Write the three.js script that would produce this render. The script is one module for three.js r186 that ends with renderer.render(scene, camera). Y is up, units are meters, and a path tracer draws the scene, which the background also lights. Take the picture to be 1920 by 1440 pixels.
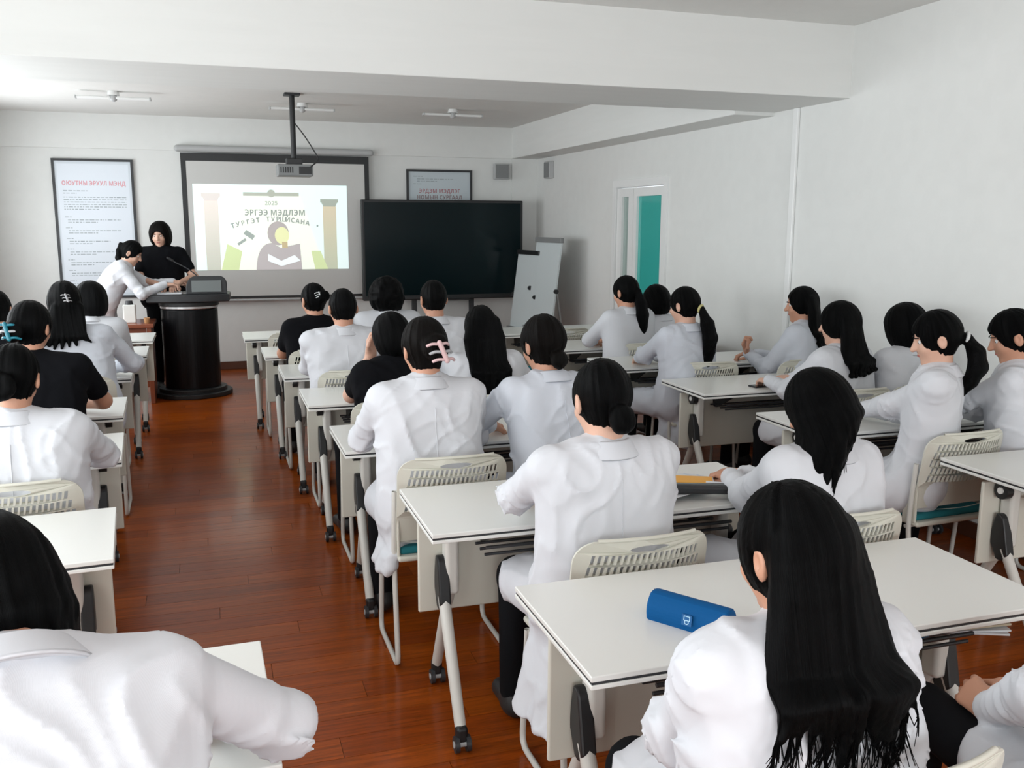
import * as THREE from 'three';
import { RoundedBoxGeometry } from 'three/addons/geometries/RoundedBoxGeometry.js';
import { mergeGeometries } from 'three/addons/utils/BufferGeometryUtils.js';
import { RectAreaLightUniformsLib } from 'three/addons/lights/RectAreaLightUniformsLib.js';

// ---------------------------------------------------------------- camera, sky, daylight, exposure
const scene = new THREE.Scene();
const renderer = new THREE.WebGLRenderer({ antialias: true });
renderer.toneMapping = THREE.LinearToneMapping;
renderer.toneMappingExposure = 1.33;
renderer.shadowMap.enabled = true;
RectAreaLightUniformsLib.init();
const D2R = Math.PI / 180;
const camera = new THREE.PerspectiveCamera(44.98, 4 / 3, 0.05, 60);
camera.rotation.order = 'YXZ';
camera.position.set(0, 1.7, 0);
camera.rotation.set(-10.0 * D2R, -18.02 * D2R, 0.2 * D2R);
scene.add(camera);
scene.background = new THREE.Color(0.9, 0.95, 1.0);

const XL = -2.15, XR = 3.9, ZF = -11.05, ZB = 3.9, H_NEAR = 2.9, H_FAR = 2.8;
const WINDOWS = [[-10.2, -7.9], [-7.1, -4.8], [-4.1, -1.7], [-1.0, 1.6]];      // openings of the left wall, z from..to
const WY0 = 0.85, WY1 = 2.35;
const BACK_WINDOWS = [[-1.7, 0.4], [1.1, 3.3]];                                // openings of the back wall, x from..to
const SKY = new THREE.Color(0.93, 0.975, 1.0);
for (const [xa, xb] of BACK_WINDOWS) {
  const l = new THREE.RectAreaLight(SKY, 7.0, xb - xa - 0.1, WY1 - WY0 - 0.1);
  l.position.set((xa + xb) / 2, (WY0 + WY1) / 2, ZB - 0.02); l.lookAt((xa + xb) / 2, (WY0 + WY1) / 2, ZB - 3);
  scene.add(l);
}
for (const [za, zb] of WINDOWS) {
  const l = new THREE.RectAreaLight(SKY, 4.3, zb - za - 0.1, WY1 - WY0 - 0.1);
  l.position.set(XL + 0.02, (WY0 + WY1) / 2, (za + zb) / 2);
  l.lookAt(XL + 3, (WY0 + WY1) / 2 , (za + zb) / 2);
  scene.add(l);
}

// ---------------------------------------------------------------- helpers
let seed = 7;
function rnd() { seed = (seed * 1664525 + 1013904223) >>> 0; return seed / 4294967296; }
const V = (x, y, z) => new THREE.Vector3(x, y, z);
const lerp = (a, b, t) => a + (b - a) * t;
const clamp = (x, a, b) => Math.min(b, Math.max(a, x));
const taken = {};
function numbered(n) { if (!(n in taken)) { taken[n] = 0; return n; } taken[n]++; return `${n}_${String(taken[n]).padStart(3, '0')}`; }
function shade(o) { o.traverse((m) => { if (m.isMesh) { m.castShadow = true; m.receiveShadow = true; } }); return o; }
function part(name, geo, mat, parent) { const m = new THREE.Mesh(geo, mat); m.name = name; m.castShadow = m.receiveShadow = true; parent.add(m); return m; }
function thing(name, label, category, pos = [0, 0, 0], turn = 0, group) {
  const o = new THREE.Group(); o.name = numbered(name); o.position.set(...pos); o.rotation.y = turn;
  o.userData = { label, category }; if (group) o.userData.group = group; scene.add(o); return o;
}
function copyOf(src, label, pos, turn = 0) {
  const o = src.clone(); o.name = numbered(src.name.replace(/_\d{3}$/, '')); o.userData = { ...src.userData, label };
  o.position.set(...pos); o.rotation.y = turn; scene.add(o); return o;
}
function struct(name, label, category) { const o = new THREE.Group(); o.name = name; o.userData = { label, category, kind: 'structure' }; scene.add(o); return o; }
function box(x0, y0, z0, x1, y1, z1) { const g = new THREE.BoxGeometry(Math.abs(x1 - x0), Math.abs(y1 - y0), Math.abs(z1 - z0)); g.translate((x0 + x1) / 2, (y0 + y1) / 2, (z0 + z1) / 2); return metreUV(g); }
function rbox(x0, y0, z0, x1, y1, z1, r = 0.004, s = 2) { const g = new RoundedBoxGeometry(Math.abs(x1 - x0), Math.abs(y1 - y0), Math.abs(z1 - z0), s, r); g.translate((x0 + x1) / 2, (y0 + y1) / 2, (z0 + z1) / 2); return g; }
function metreUV(g) {
  const p = g.attributes.position, n = g.attributes.normal, uv = new Float32Array(p.count * 2);
  for (let i = 0; i < p.count; i++) {
    const ax = Math.abs(n.getX(i)), ay = Math.abs(n.getY(i)), az = Math.abs(n.getZ(i));
    if (ay >= ax && ay >= az) { uv[2 * i] = p.getX(i); uv[2 * i + 1] = p.getZ(i); } else if (ax >= az) { uv[2 * i] = p.getZ(i); uv[2 * i + 1] = p.getY(i); } else { uv[2 * i] = p.getX(i); uv[2 * i + 1] = p.getY(i); }
  }
  g.setAttribute('uv', new THREE.BufferAttribute(uv, 2)); return g;
}
function tubeThrough(pts, r, seg = 8, fillet = 0.04) {           // polyline with rounded corners
  const P = pts.map((p) => V(...p)), out = [P[0]];
  for (let i = 1; i < P.length - 1; i++) {
    const a = P[i].clone().add(P[i - 1].clone().sub(P[i]).setLength(Math.min(fillet, P[i].distanceTo(P[i - 1]) * 0.45)));
    const b = P[i].clone().add(P[i + 1].clone().sub(P[i]).setLength(Math.min(fillet, P[i].distanceTo(P[i + 1]) * 0.45)));
    for (let k = 0; k <= 4; k++) { const t = k / 4; out.push(a.clone().multiplyScalar((1 - t) ** 2).addScaledVector(P[i], 2 * t * (1 - t)).addScaledVector(b, t * t)); }
  }
  out.push(P[P.length - 1]);
  const path = new THREE.CurvePath(); for (let i = 0; i < out.length - 1; i++) path.add(new THREE.LineCurve3(out[i], out[i + 1]));
  return new THREE.TubeGeometry(path, Math.max(6, out.length * 3), r, seg);
}
function rod(a, b, r0, r1 = r0, seg = 12) {
  const A = V(...a), B = V(...b), g = new THREE.CylinderGeometry(r1, r0, A.distanceTo(B), seg);
  g.applyQuaternion(new THREE.Quaternion().setFromUnitVectors(V(0, 1, 0), B.clone().sub(A).normalize())); g.translate(...A.add(B).multiplyScalar(0.5).toArray()); return g;
}
// value noise
function hash3(i, j, k) { let h = Math.imul(i, 374761393) ^ Math.imul(j, 668265263) ^ Math.imul(k, 2147483647 ^ 974634777); h = Math.imul(h ^ (h >>> 13), 1274126177); return ((h ^ (h >>> 16)) >>> 0) / 4294967296; }
function noise(x, y, z) {
  const i = Math.floor(x), j = Math.floor(y), k = Math.floor(z); let u = x - i, v = y - j, w = z - k; u = u * u * (3 - 2 * u); v = v * v * (3 - 2 * v); w = w * w * (3 - 2 * w);
  const a = lerp(lerp(hash3(i, j, k), hash3(i + 1, j, k), u), lerp(hash3(i, j + 1, k), hash3(i + 1, j + 1, k), u), v);
  const b = lerp(lerp(hash3(i, j, k + 1), hash3(i + 1, j, k + 1), u), lerp(hash3(i, j + 1, k + 1), hash3(i + 1, j + 1, k + 1), u), v);
  return lerp(a, b, w) * 2 - 1;
}
function dataTex(w, h, fn, srgb, rep) {
  const d = new Uint8Array(w * h * 4);
  for (let y = 0; y < h; y++) for (let x = 0; x < w; x++) { const c = fn(x, y), i = (y * w + x) * 4; d[i] = c[0]; d[i + 1] = c[1]; d[i + 2] = c[2]; d[i + 3] = 255; }
  const t = new THREE.DataTexture(d, w, h); t.magFilter = THREE.LinearFilter; t.minFilter = THREE.LinearMipmapLinearFilter; t.generateMipmaps = true;
  t.wrapS = t.wrapT = THREE.RepeatWrapping; if (srgb) t.colorSpace = THREE.SRGBColorSpace; if (rep) t.repeat.set(...rep); t.needsUpdate = true; return t;
}
function periodic(x, y, w, h, f) { // tiling 2d noise
  const a = noise(x * f, y * f, 3.1), b = noise((x - w) * f, y * f, 3.1), c = noise(x * f, (y - h) * f, 3.1), d = noise((x - w) * f, (y - h) * f, 3.1), u = x / w, v = y / h;
  return lerp(lerp(a, b, u), lerp(c, d, u), v);
}
const MAT = (color, roughness = 0.6, extra = {}) => new THREE.MeshPhysicalMaterial({ color: Array.isArray(color) ? new THREE.Color().setRGB(...color) : color, roughness, ...extra });

// ---------------------------------------------------------------- materials
const plasterBump = dataTex(256, 256, (x, y) => { const n = 128 + 60 * periodic(x, y, 256, 256, 0.09) + 50 * periodic(x, y, 256, 256, 0.31); return [n, n, n]; }, false, [1.2, 1.2]);
const plasterTone = dataTex(256, 256, (x, y) => { const n = 250 + 2 * periodic(x, y, 256, 256, 0.02) + 2 * periodic(x, y, 256, 256, 0.12); return [n, n, n]; }, true, [0.5, 0.5]);
const M = {
  wall: MAT([0.79, 0.80, 0.78], 0.75, { bumpMap: plasterBump, bumpScale: 0.0005, map: plasterTone }),
  ceil: MAT([0.80, 0.80, 0.775], 0.85, { bumpMap: plasterBump, bumpScale: 0.001, map: plasterTone }),
  pvc: MAT([0.82, 0.83, 0.82], 0.3),
  glass: MAT([1, 1, 1], 0.02, { transmission: 1, thickness: 0, ior: 1.5 }),
  teal: MAT([0.05, 0.44, 0.39], 0.12, { clearcoat: 0.6, clearcoatRoughness: 0.06 }),
  paleGlass: MAT([0.36, 0.45, 0.42], 0.15),
  white: MAT([0.80, 0.805, 0.77], 0.32, { clearcoat: 0.25, clearcoatRoughness: 0.25 }),
  cream: MAT([0.62, 0.61, 0.53], 0.45),
  panel: MAT([0.64, 0.63, 0.55], 0.5),
  tube: MAT([0.64, 0.635, 0.59], 0.35),
  black: MAT([0.012, 0.013, 0.014], 0.45),
  dark: MAT([0.025, 0.027, 0.03], 0.5),
  grey: MAT([0.22, 0.23, 0.23], 0.5),
  lightgrey: MAT([0.45, 0.46, 0.46], 0.5),
  seat: MAT([0.01, 0.17, 0.20], 0.8, { sheen: 0.3 }),
  silver: MAT([0.62, 0.62, 0.62], 0.3, { metalness: 0.85 }),
  screen: MAT([0.62, 0.62, 0.60], 0.9),
  tv: MAT([0.0008, 0.0075, 0.0095], 0.16, { specularIntensity: 0.3 }),
  wood: MAT([0.26, 0.07, 0.03], 0.35, { clearcoat: 0.3 }),
  skirting: MAT([0.10, 0.035, 0.018], 0.45),
  whiteboard: MAT([0.60, 0.66, 0.67], 0.25),
  paper: MAT([0.72, 0.74, 0.76], 0.8),
  blue: MAT([0.002, 0.085, 0.26], 0.7, { specularIntensity: 0.3 }),
};

// ---------------------------------------------------------------- room shell
{
  const w = struct('wall_front', 'white plastered front wall behind the screen and display', 'wall');
  part('wall_face', box(XL - 0.25, -0.2, ZF - 0.25, XR + 0.25, H_FAR + 0.3, ZF), M.wall, w);
  part('upper_band', box(XL, 2.44, ZF, 3.58, H_FAR, ZF + 0.035), M.wall, w);
  part('corner_chase', box(3.58, 0, ZF, XR, H_FAR, ZF + 0.02), M.wall, w);
  const r = struct('wall_right', 'long white wall on the right with a glazed door', 'wall');
  const DZ0 = -8.70, DZ1 = -7.53, DH = 2.09;
  part('wall_face', box(XR, -0.2, ZF, XR + 0.25, 3.1, DZ0), M.wall, r);
  part('wall_face', box(XR, -0.2, DZ1, XR + 0.25, 3.1, ZB), M.wall, r);
  part('wall_face', box(XR, DH, DZ0, XR + 0.25, 3.1, DZ1), M.wall, r);
  const b = struct('wall_back', 'white plastered back wall of the classroom', 'wall');
  const bc = [XL - 0.25, ...BACK_WINDOWS.flat(), XR + 0.25];
  for (let i = 0; i < bc.length; i += 2) part('pier', box(bc[i], -0.2, ZB, bc[i + 1], 3.2, ZB + 0.25), M.wall, b);
  BACK_WINDOWS.forEach(([xa, xb], i) => {
    part('parapet', box(xa, -0.2, ZB, xb, WY0, ZB + 0.25), M.wall, b); part('lintel', box(xa, WY1, ZB, xb, 3.2, ZB + 0.25), M.wall, b);
    const win = struct(`window_${i + 5}`, `white framed window of the back wall, ${['nearer to the left wall', 'nearer to the right wall'][i]}`, 'window'), xm = (xa + xb) / 2, z0 = ZB + 0.13, z1 = ZB + 0.19;
    part('frame', mergeGeometries([box(xa, WY0, z0, xb, WY0 + 0.06, z1), box(xa, WY1 - 0.06, z0, xb, WY1, z1), box(xa, WY0 + 0.06, z0, xa + 0.06, WY1 - 0.06, z1), box(xb - 0.06, WY0 + 0.06, z0, xb, WY1 - 0.06, z1), box(xm - 0.03, WY0 + 0.06, z0, xm + 0.03, WY1 - 0.06, z1)]), M.pvc, win);
    part('pane', box(xa + 0.06, WY0 + 0.06, ZB + 0.16, xm - 0.03, WY1 - 0.06, ZB + 0.165), M.glass, win); part('pane', box(xm + 0.03, WY0 + 0.06, ZB + 0.16, xb - 0.06, WY1 - 0.06, ZB + 0.165), M.glass, win);
    part('sill', rbox(xa - 0.03, WY0 - 0.03, ZB - 0.06, xb + 0.03, WY0, ZB + 0.13, 0.008), M.pvc, win);
  });
  const l = struct('wall_left', 'white window wall on the left', 'wall');
  const cuts = [ZF, ...WINDOWS.flat(), ZB];
  for (let i = 0; i < cuts.length; i += 2) part('pier', box(XL - 0.25, -0.2, cuts[i], XL, 3.1, cuts[i + 1]), M.wall, l);
  WINDOWS.forEach(([za, zb], i) => {
    part('parapet', box(XL - 0.25, -0.2, za, XL, WY0, zb), M.wall, l);
    part('lintel', box(XL - 0.25, WY1, za, XL, 3.1, zb), M.wall, l);
    const win = struct(`window_${i + 1}`, `white framed window ${['nearest the front wall', 'second from the front wall', 'third from the front wall', 'beside the camera'][i]}`, 'window');
    const zm = (za + zb) / 2, x0 = XL - 0.19, x1 = XL - 0.13;
    part('frame', mergeGeometries([box(x0, WY0, za, x1, WY0 + 0.06, zb), box(x0, WY1 - 0.06, za, x1, WY1, zb), box(x0, WY0 + 0.06, za, x1, WY1 - 0.06, za + 0.06), box(x0, WY0 + 0.06, zb - 0.06, x1, WY1 - 0.06, zb), box(x0, WY0 + 0.06, zm - 0.03, x1, WY1 - 0.06, zm + 0.03)]), M.pvc, win);
    part('pane', box(XL - 0.165, WY0 + 0.06, za + 0.06, XL - 0.16, WY1 - 0.06, zm - 0.03), M.glass, win);
    part('pane', box(XL - 0.165, WY0 + 0.06, zm + 0.03, XL - 0.16, WY1 - 0.06, zb - 0.06), M.glass, win);
    part('sill', rbox(XL - 0.13, WY0 - 0.03, za - 0.03, XL + 0.06, WY0, zb + 0.03, 0.008), M.pvc, win);
  });
  const c = struct('ceiling', 'flat white ceiling of the room', 'ceiling');
  part('slab', box(XL - 0.25, H_NEAR, -5.12, XR + 0.25, H_NEAR + 0.2, ZB + 0.25), M.ceil, c);
  part('slab', box(XL - 0.25, H_FAR, ZF - 0.25, XR + 0.25, H_FAR + 0.2, -5.95), M.ceil, c);
  const bm = struct('trim_1', 'deep white beam crossing the ceiling', 'beam');
  part('beam_body', rbox(XL - 0.2, 2.465, -5.95, XR + 0.2, 3.15, -5.12, 0.006), M.wall, bm);
  const bk = struct('trim_2', 'white bulkhead running along the top of the right wall', 'bulkhead');
  part('bulkhead_body', rbox(3.575, 2.44, ZF, XR + 0.05, H_FAR + 0.05, -5.95, 0.005), M.wall, bk);
  const st = struct('trim_3', 'slim white vertical conduit on the right wall', 'conduit');
  part('conduit_body', rbox(XR - 0.022, 0, -5.69, XR, 2.465, -5.635, 0.006), M.pvc, st);
  const bb = struct('baseboard_front', 'dark brown skirting board under the screen', 'skirting');
  part('board', rbox(XL, 0, ZF, 3.58, 0.09, ZF + 0.018, 0.004), M.skirting, bb);
  const br = struct('baseboard_right', 'dark brown skirting board along the right wall', 'skirting');
  part('board', rbox(XR - 0.018, 0, ZF, XR, 0.09, DZ0, 0.004), M.skirting, br); part('board', rbox(XR - 0.018, 0, DZ1, XR, 0.09, ZB, 0.004), M.skirting, br);
  // door with two glazed leaves
  const d = struct('door_1', 'white framed double door with teal tinted glass in the right wall', 'door');
  const x0 = XR - 0.02, x1 = XR + 0.08;
  part('frame', mergeGeometries([box(x0, 0, DZ0, x1, DH, DZ0 + 0.07), box(x0, 0, DZ1 - 0.06, x1, DH, DZ1), box(x0, DH - 0.07, DZ0 + 0.07, x1, DH, DZ1 - 0.06)]), M.pvc, d);
  const leaf = (za, zb, glass, m = 0.075) => {
    const g = new THREE.Group(); g.name = 'leaf'; d.add(g);
    part('stile', mergeGeometries([box(x0 + 0.02, 0.02, za, x1 - 0.02, DH - 0.08, za + m), box(x0 + 0.02, 0.02, zb - m, x1 - 0.02, DH - 0.08, zb), box(x0 + 0.02, DH - 0.16, za + m, x1 - 0.02, DH - 0.08, zb - m), box(x0 + 0.02, 0.02, za + m, x1 - 0.02, 0.16, zb - m), box(x0 + 0.02, 0.82, za + m, x1 - 0.02, 0.92, zb - m)]), M.pvc, g);
    part('pane', box(XR + 0.025, 0.92, za + m, XR + 0.031, DH - 0.16, zb - m), glass, g);
    part('lower_panel', box(XR + 0.02, 0.16, za + m, XR + 0.04, 0.82, zb - m), M.pvc, g);
  };
  leaf(DZ0 + 0.08, -8.25, M.paleGlass, 0.11); leaf(-8.245, DZ1 - 0.07, M.teal, 0.07);
  part('handle', tubeThrough([[x0 + 0.02, 1.02, -8.2], [x0 - 0.03, 1.02, -8.2], [x0 - 0.03, 1.02, -8.09]], 0.009, 8, 0.015), M.silver, d);
}

// floor: laminate planks laid across the room
{
  const fl = struct('floor', 'red brown laminate plank floor', 'floor');
  part('subfloor', box(XL - 0.25, -0.2, ZF - 0.25, XR + 0.25, -0.014, ZB + 0.25), M.dark, fl);
  const grain = [];
  for (let v = 0; v < 5; v++) grain.push(dataTex(512, 64, (x, y) => {
    const g = noise(x * 0.012, y * 0.22 + v * 17, v * 3.3) * 0.5 + noise(x * 0.05, y * 0.7, v * 5.1) * 0.35 + noise(x * 0.3, y * 1.1, v * 2.7) * 0.15;
    const b = 1 + 0.26 * g, k = [[146, 68, 16], [136, 61, 15], [152, 72, 15], [132, 60, 16], [146, 67, 10]][v];
    return [clamp(k[0] * b, 0, 255), clamp(k[1] * b, 0, 255), clamp(k[2] * b, 0, 255)];
  }, true));
  const mats = grain.map((t) => new THREE.MeshPhysicalMaterial({ map: t, roughness: 0.28, specularIntensity: 0.3, clearcoat: 0.22, clearcoatRoughness: 0.13 }));
  const W = 0.122, L = 1.215, rest = mats.map(() => []);
  const geo = new THREE.BoxGeometry(L - 0.0016, 0.012, W - 0.0016, 1, 1, 1); geo.translate(0, -0.006, 0);
  let row = 0;
  for (let z = ZF + W / 2; z < ZB; z += W, row++) {
    const off = ((row * 0.37) % 1) * L;
    for (let x = XL - 0.2 - off + L / 2; x < XR + L / 2; x += L) {
      let a = Math.max(x - L / 2, XL - 0.1), b = Math.min(x + L / 2, XR + 0.1); if (b - a < 0.03) continue;
      const v = Math.floor(rnd() * 5);
      const seen = z > -6.6 && z < -1.2 && b > -0.75 && a < 3.6;
      const whole = b - a > L - 0.01;
      const g = whole ? geo : (() => { const q = new THREE.BoxGeometry(b - a - 0.0016, 0.012, W - 0.0016); q.translate(0, -0.006, 0); return q; })();
      if (seen) { const m = part('plank', g, mats[v], fl); m.position.set((a + b) / 2, 0, z); } else { const q = g.clone(); q.translate((a + b) / 2, 0, z); rest[v].push(q); }
    }
  }
  rest.forEach((gs, v) => { const m = part('plank', mergeGeometries(gs), mats[v], fl); m.userData.kind = 'stuff'; });
}
// ---------------------------------------------------------------- flip-top training tables
const TL = 1.29, TD = 0.52;
function makeTable() {
  const t = thing('training_table', '', 'table', [0, 0, 0], 0, 'white flip-top training tables');
  part('tabletop', rbox(-TL / 2, 0.736, -TD / 2, TL / 2, 0.75, TD / 2, 0.003), M.white, t);
  part('edge_groove', box(-TL / 2 + 0.003, 0.729, -TD / 2 + 0.003, TL / 2 - 0.003, 0.7365, TD / 2 - 0.003), M.dark, t);
  part('lower_board', rbox(-TL / 2, 0.718, -TD / 2, TL / 2, 0.7295, TD / 2, 0.003), M.white, t);
  part('modesty_panel', rbox(-TL / 2 + 0.02, 0.365, -0.062, TL / 2 - 0.02, 0.70, -0.046, 0.006), M.panel, t);
  for (const s of [-1, 1]) {
    const x = s * (TL / 2 - 0.125);
    part('column', rbox(x - 0.024, 0.44, -0.044, x + 0.024, 0.718, 0.02, 0.016, 3), M.tube, t);
    const j = part('tilt_joint', (() => { const g = new THREE.CylinderGeometry(0.034, 0.034, 0.03, 20); g.rotateZ(Math.PI / 2); g.translate(x + s * 0.04, 0.672, -0.01); return g; })(), M.black, t);
    part('joint_cap', (() => { const g = new THREE.CylinderGeometry(0.013, 0.013, 0.006, 14); g.rotateZ(Math.PI / 2); g.translate(x + s * 0.058, 0.672, -0.01); return g; })(), M.white, j);
    // black hinge: tapered shell
    const hs = new THREE.Shape(); hs.moveTo(-0.012, 0.095); hs.quadraticCurveTo(0.006, 0.1, 0.014, 0.075); hs.lineTo(0.044, -0.05); hs.quadraticCurveTo(0.035, -0.085, 0.0, -0.075); hs.lineTo(-0.03, -0.02); hs.quadraticCurveTo(-0.036, 0.03, -0.012, 0.095);
    const hg = new THREE.ExtrudeGeometry(hs, { depth: 0.028, bevelEnabled: true, bevelSize: 0.006, bevelThickness: 0.006, bevelSegments: 2, steps: 1 });
    hg.rotateY(-Math.PI / 2); hg.translate(x + 0.014 + s * 0.03, 0.475, -0.01); part('hinge', hg, M.black, t);
    part('leg', rod([x, 0.46, -0.02], [x, 0.075, -0.235], 0.021, 0.019), M.tube, t);
    part('leg', rod([x + s * 0.03, 0.44, 0.01], [x + s * 0.03, 0.075, 0.222], 0.021, 0.019), M.tube, t);
    for (const [cx, cz] of [[x, -0.24], [x + s * 0.03, 0.232]]) {
      const c = part('caster', (() => { const g = rbox(cx - 0.019, 0.03, cz - 0.022, cx + 0.019, 0.085, cz + 0.022, 0.012, 2); return g; })(), M.black, t);
      for (const q of [-1, 1]) part('wheel', (() => { const g = new THREE.CylinderGeometry(0.027, 0.027, 0.014, 18); g.rotateZ(Math.PI / 2); g.translate(cx + q * 0.019, 0.027, cz + 0.012); return g; })(), M.dark, c);
      part('axle_cap', (() => { const g = new THREE.CylinderGeometry(0.011, 0.011, 0.058, 12); g.rotateZ(Math.PI / 2); g.translate(cx, 0.027, cz + 0.012); return g; })(), M.lightgrey, c);
    }
    const b = new THREE.Shape(); b.moveTo(-0.03, 0); b.lineTo(0.2, 0); b.lineTo(0.2, -0.02); b.lineTo(0.03, -0.105); b.lineTo(0.0, -0.105);
    const bg = new THREE.ExtrudeGeometry(b, { depth: 0.012, bevelEnabled: false }); bg.rotateY(-Math.PI / 2); bg.translate(s * 0.40, 0.718, -0.03); part('shelf_bracket', bg, M.black, t);
  }
  for (const z of [0.0, 0.055, 0.11, 0.165]) part('shelf_rod', rod([-0.45, 0.632, z], [0.45, 0.632, z], 0.005, 0.005, 6), M.dark, t);
  part('shelf_rod', rod([-0.45, 0.66, 0.18], [0.45, 0.66, 0.18], 0.006, 0.006, 6), M.dark, t);
  return t;
}
// [x of the aisle-side corner, far z, label, turn]
const MID = [
  [0.725, -2.20, 'nearest white table of the middle column, blue pencil case on it'],
  [0.610, -3.18, 'second white table of the middle column, papers and a yellow notebook on it'],
  [0.500, -4.30, 'third white table of the middle column, hair clip woman sits at it'],
  [0.455, -5.33, 'fourth white table of the middle column, black shirt student leans on it'],
  [0.405, -6.27, 'fifth white table of the middle column, two short-haired men sit at it'],
  [0.345, -7.20, 'sixth white table of the middle column, second from the podium'],
  [0.245, -8.25, 'empty white front table of the middle column, nearest the podium'],
];
const LEFT = [
  [0.075, -2.06, 'nearest white table of the left column, partly hidden by a white sleeve', 0.02],
  [-0.315, -3.21, 'empty second white table of the left column by the aisle', 0.07],
  [-0.385, -4.40, 'third white table of the left column, under a broad white coat back', 0.06],
  [-0.445, -5.33, 'fourth white table of the left column, a bare forearm rests on it', 0.04],
  [-0.490, -6.52, 'fifth white table of the left column, a grey-white sleeve rests on it', 0.03],
  [-0.455, -7.50, 'sixth white table of the left column, second from the wooden desk', 0.02],
  [-0.455, -8.42, 'front white table of the left column, just before the wooden desk', 0],
];
const RIGHT = [
  [2.815, -2.97, 'white table at the right edge of the picture, empty, black round tilt joint'],
  [2.650, -3.98, 'second white table of the right column, ponytail girl leans on it'],
  [2.625, -5.02, 'third white table of the right column, dark phone near its middle'],
  [2.500, -5.98, 'fourth white table of the right column, long ponytail girl sits at it'],
  [2.420, -6.92, 'fifth white table of the right column, two girls by the glazed door'],
  [2.300, -7.95, 'front white table of the right column, nearest the flip charts'],
];
const table0 = makeTable(); let first = true;
function putTable(label, x, z, turn = 0) {
  if (first) { first = false; table0.userData.label = label; table0.position.set(x, 0, z); table0.rotation.y = turn; return table0; }
  return copyOf(table0, label, [x, 0, z], turn);
}
for (const [x, z, l] of MID) putTable(l, x + TL / 2, z + TD / 2);
for (const [x, z, l, a] of LEFT) putTable(l, x - TL / 2, z + TD / 2, a);
for (const [x, z, l] of RIGHT) putTable(l, x + TL / 2 - (x + TL > 3.88 && x < 2.7 ? x + TL - 3.88 : 0), z + TD / 2);

// ---------------------------------------------------------------- plastic chairs on sled frames
function makeChair() {
  const c = thing('classroom_chair', '', 'chair', [0, 0, 0], 0, 'cream slotted chairs on sled frames');
  const w = 0.212, y0 = 0.50, y1 = 0.835, s = new THREE.Shape();
  s.moveTo(-w, y0); for (let i = 1; i < 8; i++) s.lineTo(-w + 2 * w * i / 8, y0); s.lineTo(w, y0); s.lineTo(w, 0.60); s.lineTo(w, 0.70); s.lineTo(w, y1 - 0.07);
  for (let i = 1; i <= 6; i++) { const a = i / 6 * Math.PI / 2; s.lineTo(w - 0.07 + 0.07 * Math.cos(a), y1 - 0.07 + 0.07 * Math.sin(a)); }
  for (let i = 1; i < 8; i++) s.lineTo((w - 0.07) * (1 - 2 * i / 8), y1 + 0.004 * Math.sin(Math.PI * i / 8));
  for (let i = 0; i <= 6; i++) { const a = Math.PI / 2 + i / 6 * Math.PI / 2; s.lineTo(-w + 0.07 + 0.07 * Math.cos(a), y1 - 0.07 + 0.07 * Math.sin(a)); }
  s.lineTo(-w, 0.70); s.lineTo(-w, 0.60);
  const hole = (cx, cy, hw, hh, k = 0) => { const p = new THREE.Path(); p.moveTo(cx - hw - k, cy - hh); p.lineTo(cx - hw + k, cy + hh); p.lineTo(cx + hw + k, cy + hh); p.lineTo(cx + hw - k, cy - hh); s.holes.push(p); };
  const oval = new THREE.Path(); for (let i = 0; i < 14; i++) { const a = i / 14 * Math.PI * 2, X = Math.cos(a) * 0.062, Y = 0.806 + Math.sin(a) * 0.011; if (i) oval.lineTo(X, Y); else oval.moveTo(X, Y); } s.holes.push(oval);
  for (let r = 0; r < 5; r++) for (let k = -10; k <= 10; k++) {
    const X = k * 0.0178 + (r % 2 ? 0.0089 : 0), Y = 0.64 + r * 0.0345; if (Math.abs(X) > 0.186 || (Math.abs(X) > 0.165 && r === 4)) continue; hole(X, Y, 0.0054, 0.0142, 0.0024);
  }
  const g = new THREE.ExtrudeGeometry(s, { depth: 0.007, bevelEnabled: false, steps: 1 }); const p = g.attributes.position;
  for (let i = 0; i < p.count; i++) { const x = p.getX(i), y = p.getY(i); p.setZ(i, p.getZ(i) + 0.205 - 1.15 * x * x + (y - 0.5) * 0.16); }
  g.computeVertexNormals(); part('backrest', g, M.cream, c);
  part('back_rim', tubeThrough([...Array(17)].map((_, i) => { const x = lerp(-0.15, 0.15, i / 16); return [x, y1 + 0.003 * Math.cos(x * 10), 0.2085 - 1.15 * x * x + (y1 - 0.5) * 0.16]; }), 0.006, 6, 0.003), M.cream, c);
  part('seat_shell', rbox(-0.21, 0.425, -0.2, 0.21, 0.447, 0.19, 0.01, 3), M.cream, c);
  part('seat_pad', rbox(-0.2, 0.445, -0.195, 0.2, 0.475, 0.165, 0.014, 3), M.seat, c);
  for (const q of [-1, 1]) {
    part('sled_frame', tubeThrough([[q * 0.216, 0.70, 0.165], [q * 0.22, 0.44, 0.15], [q * 0.22, 0.0115, 0.2], [q * 0.22, 0.0115, -0.17], [q * 0.215, 0.425, -0.14]], 0.0105, 8, 0.045), M.tube, c);
    part('side_cheek', rbox(q * 0.205 - 0.006, 0.44, 0.10, q * 0.205 + 0.006, 0.60, 0.175, 0.006, 2), M.cream, c);
    part('screw', (() => { const u = new THREE.CylinderGeometry(0.006, 0.006, 0.004, 10); u.rotateZ(Math.PI / 2); u.translate(q * 0.2135, 0.56, 0.15); return u; })(), M.grey, c);
  }
  for (const z of [-0.13, 0.13]) part('cross_bar', rod([-0.216, 0.418, z], [0.216, 0.418, z], 0.009, 0.009, 8), M.tube, c);
  return c;
}
const chair0 = makeChair(); let firstChair = true;
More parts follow.
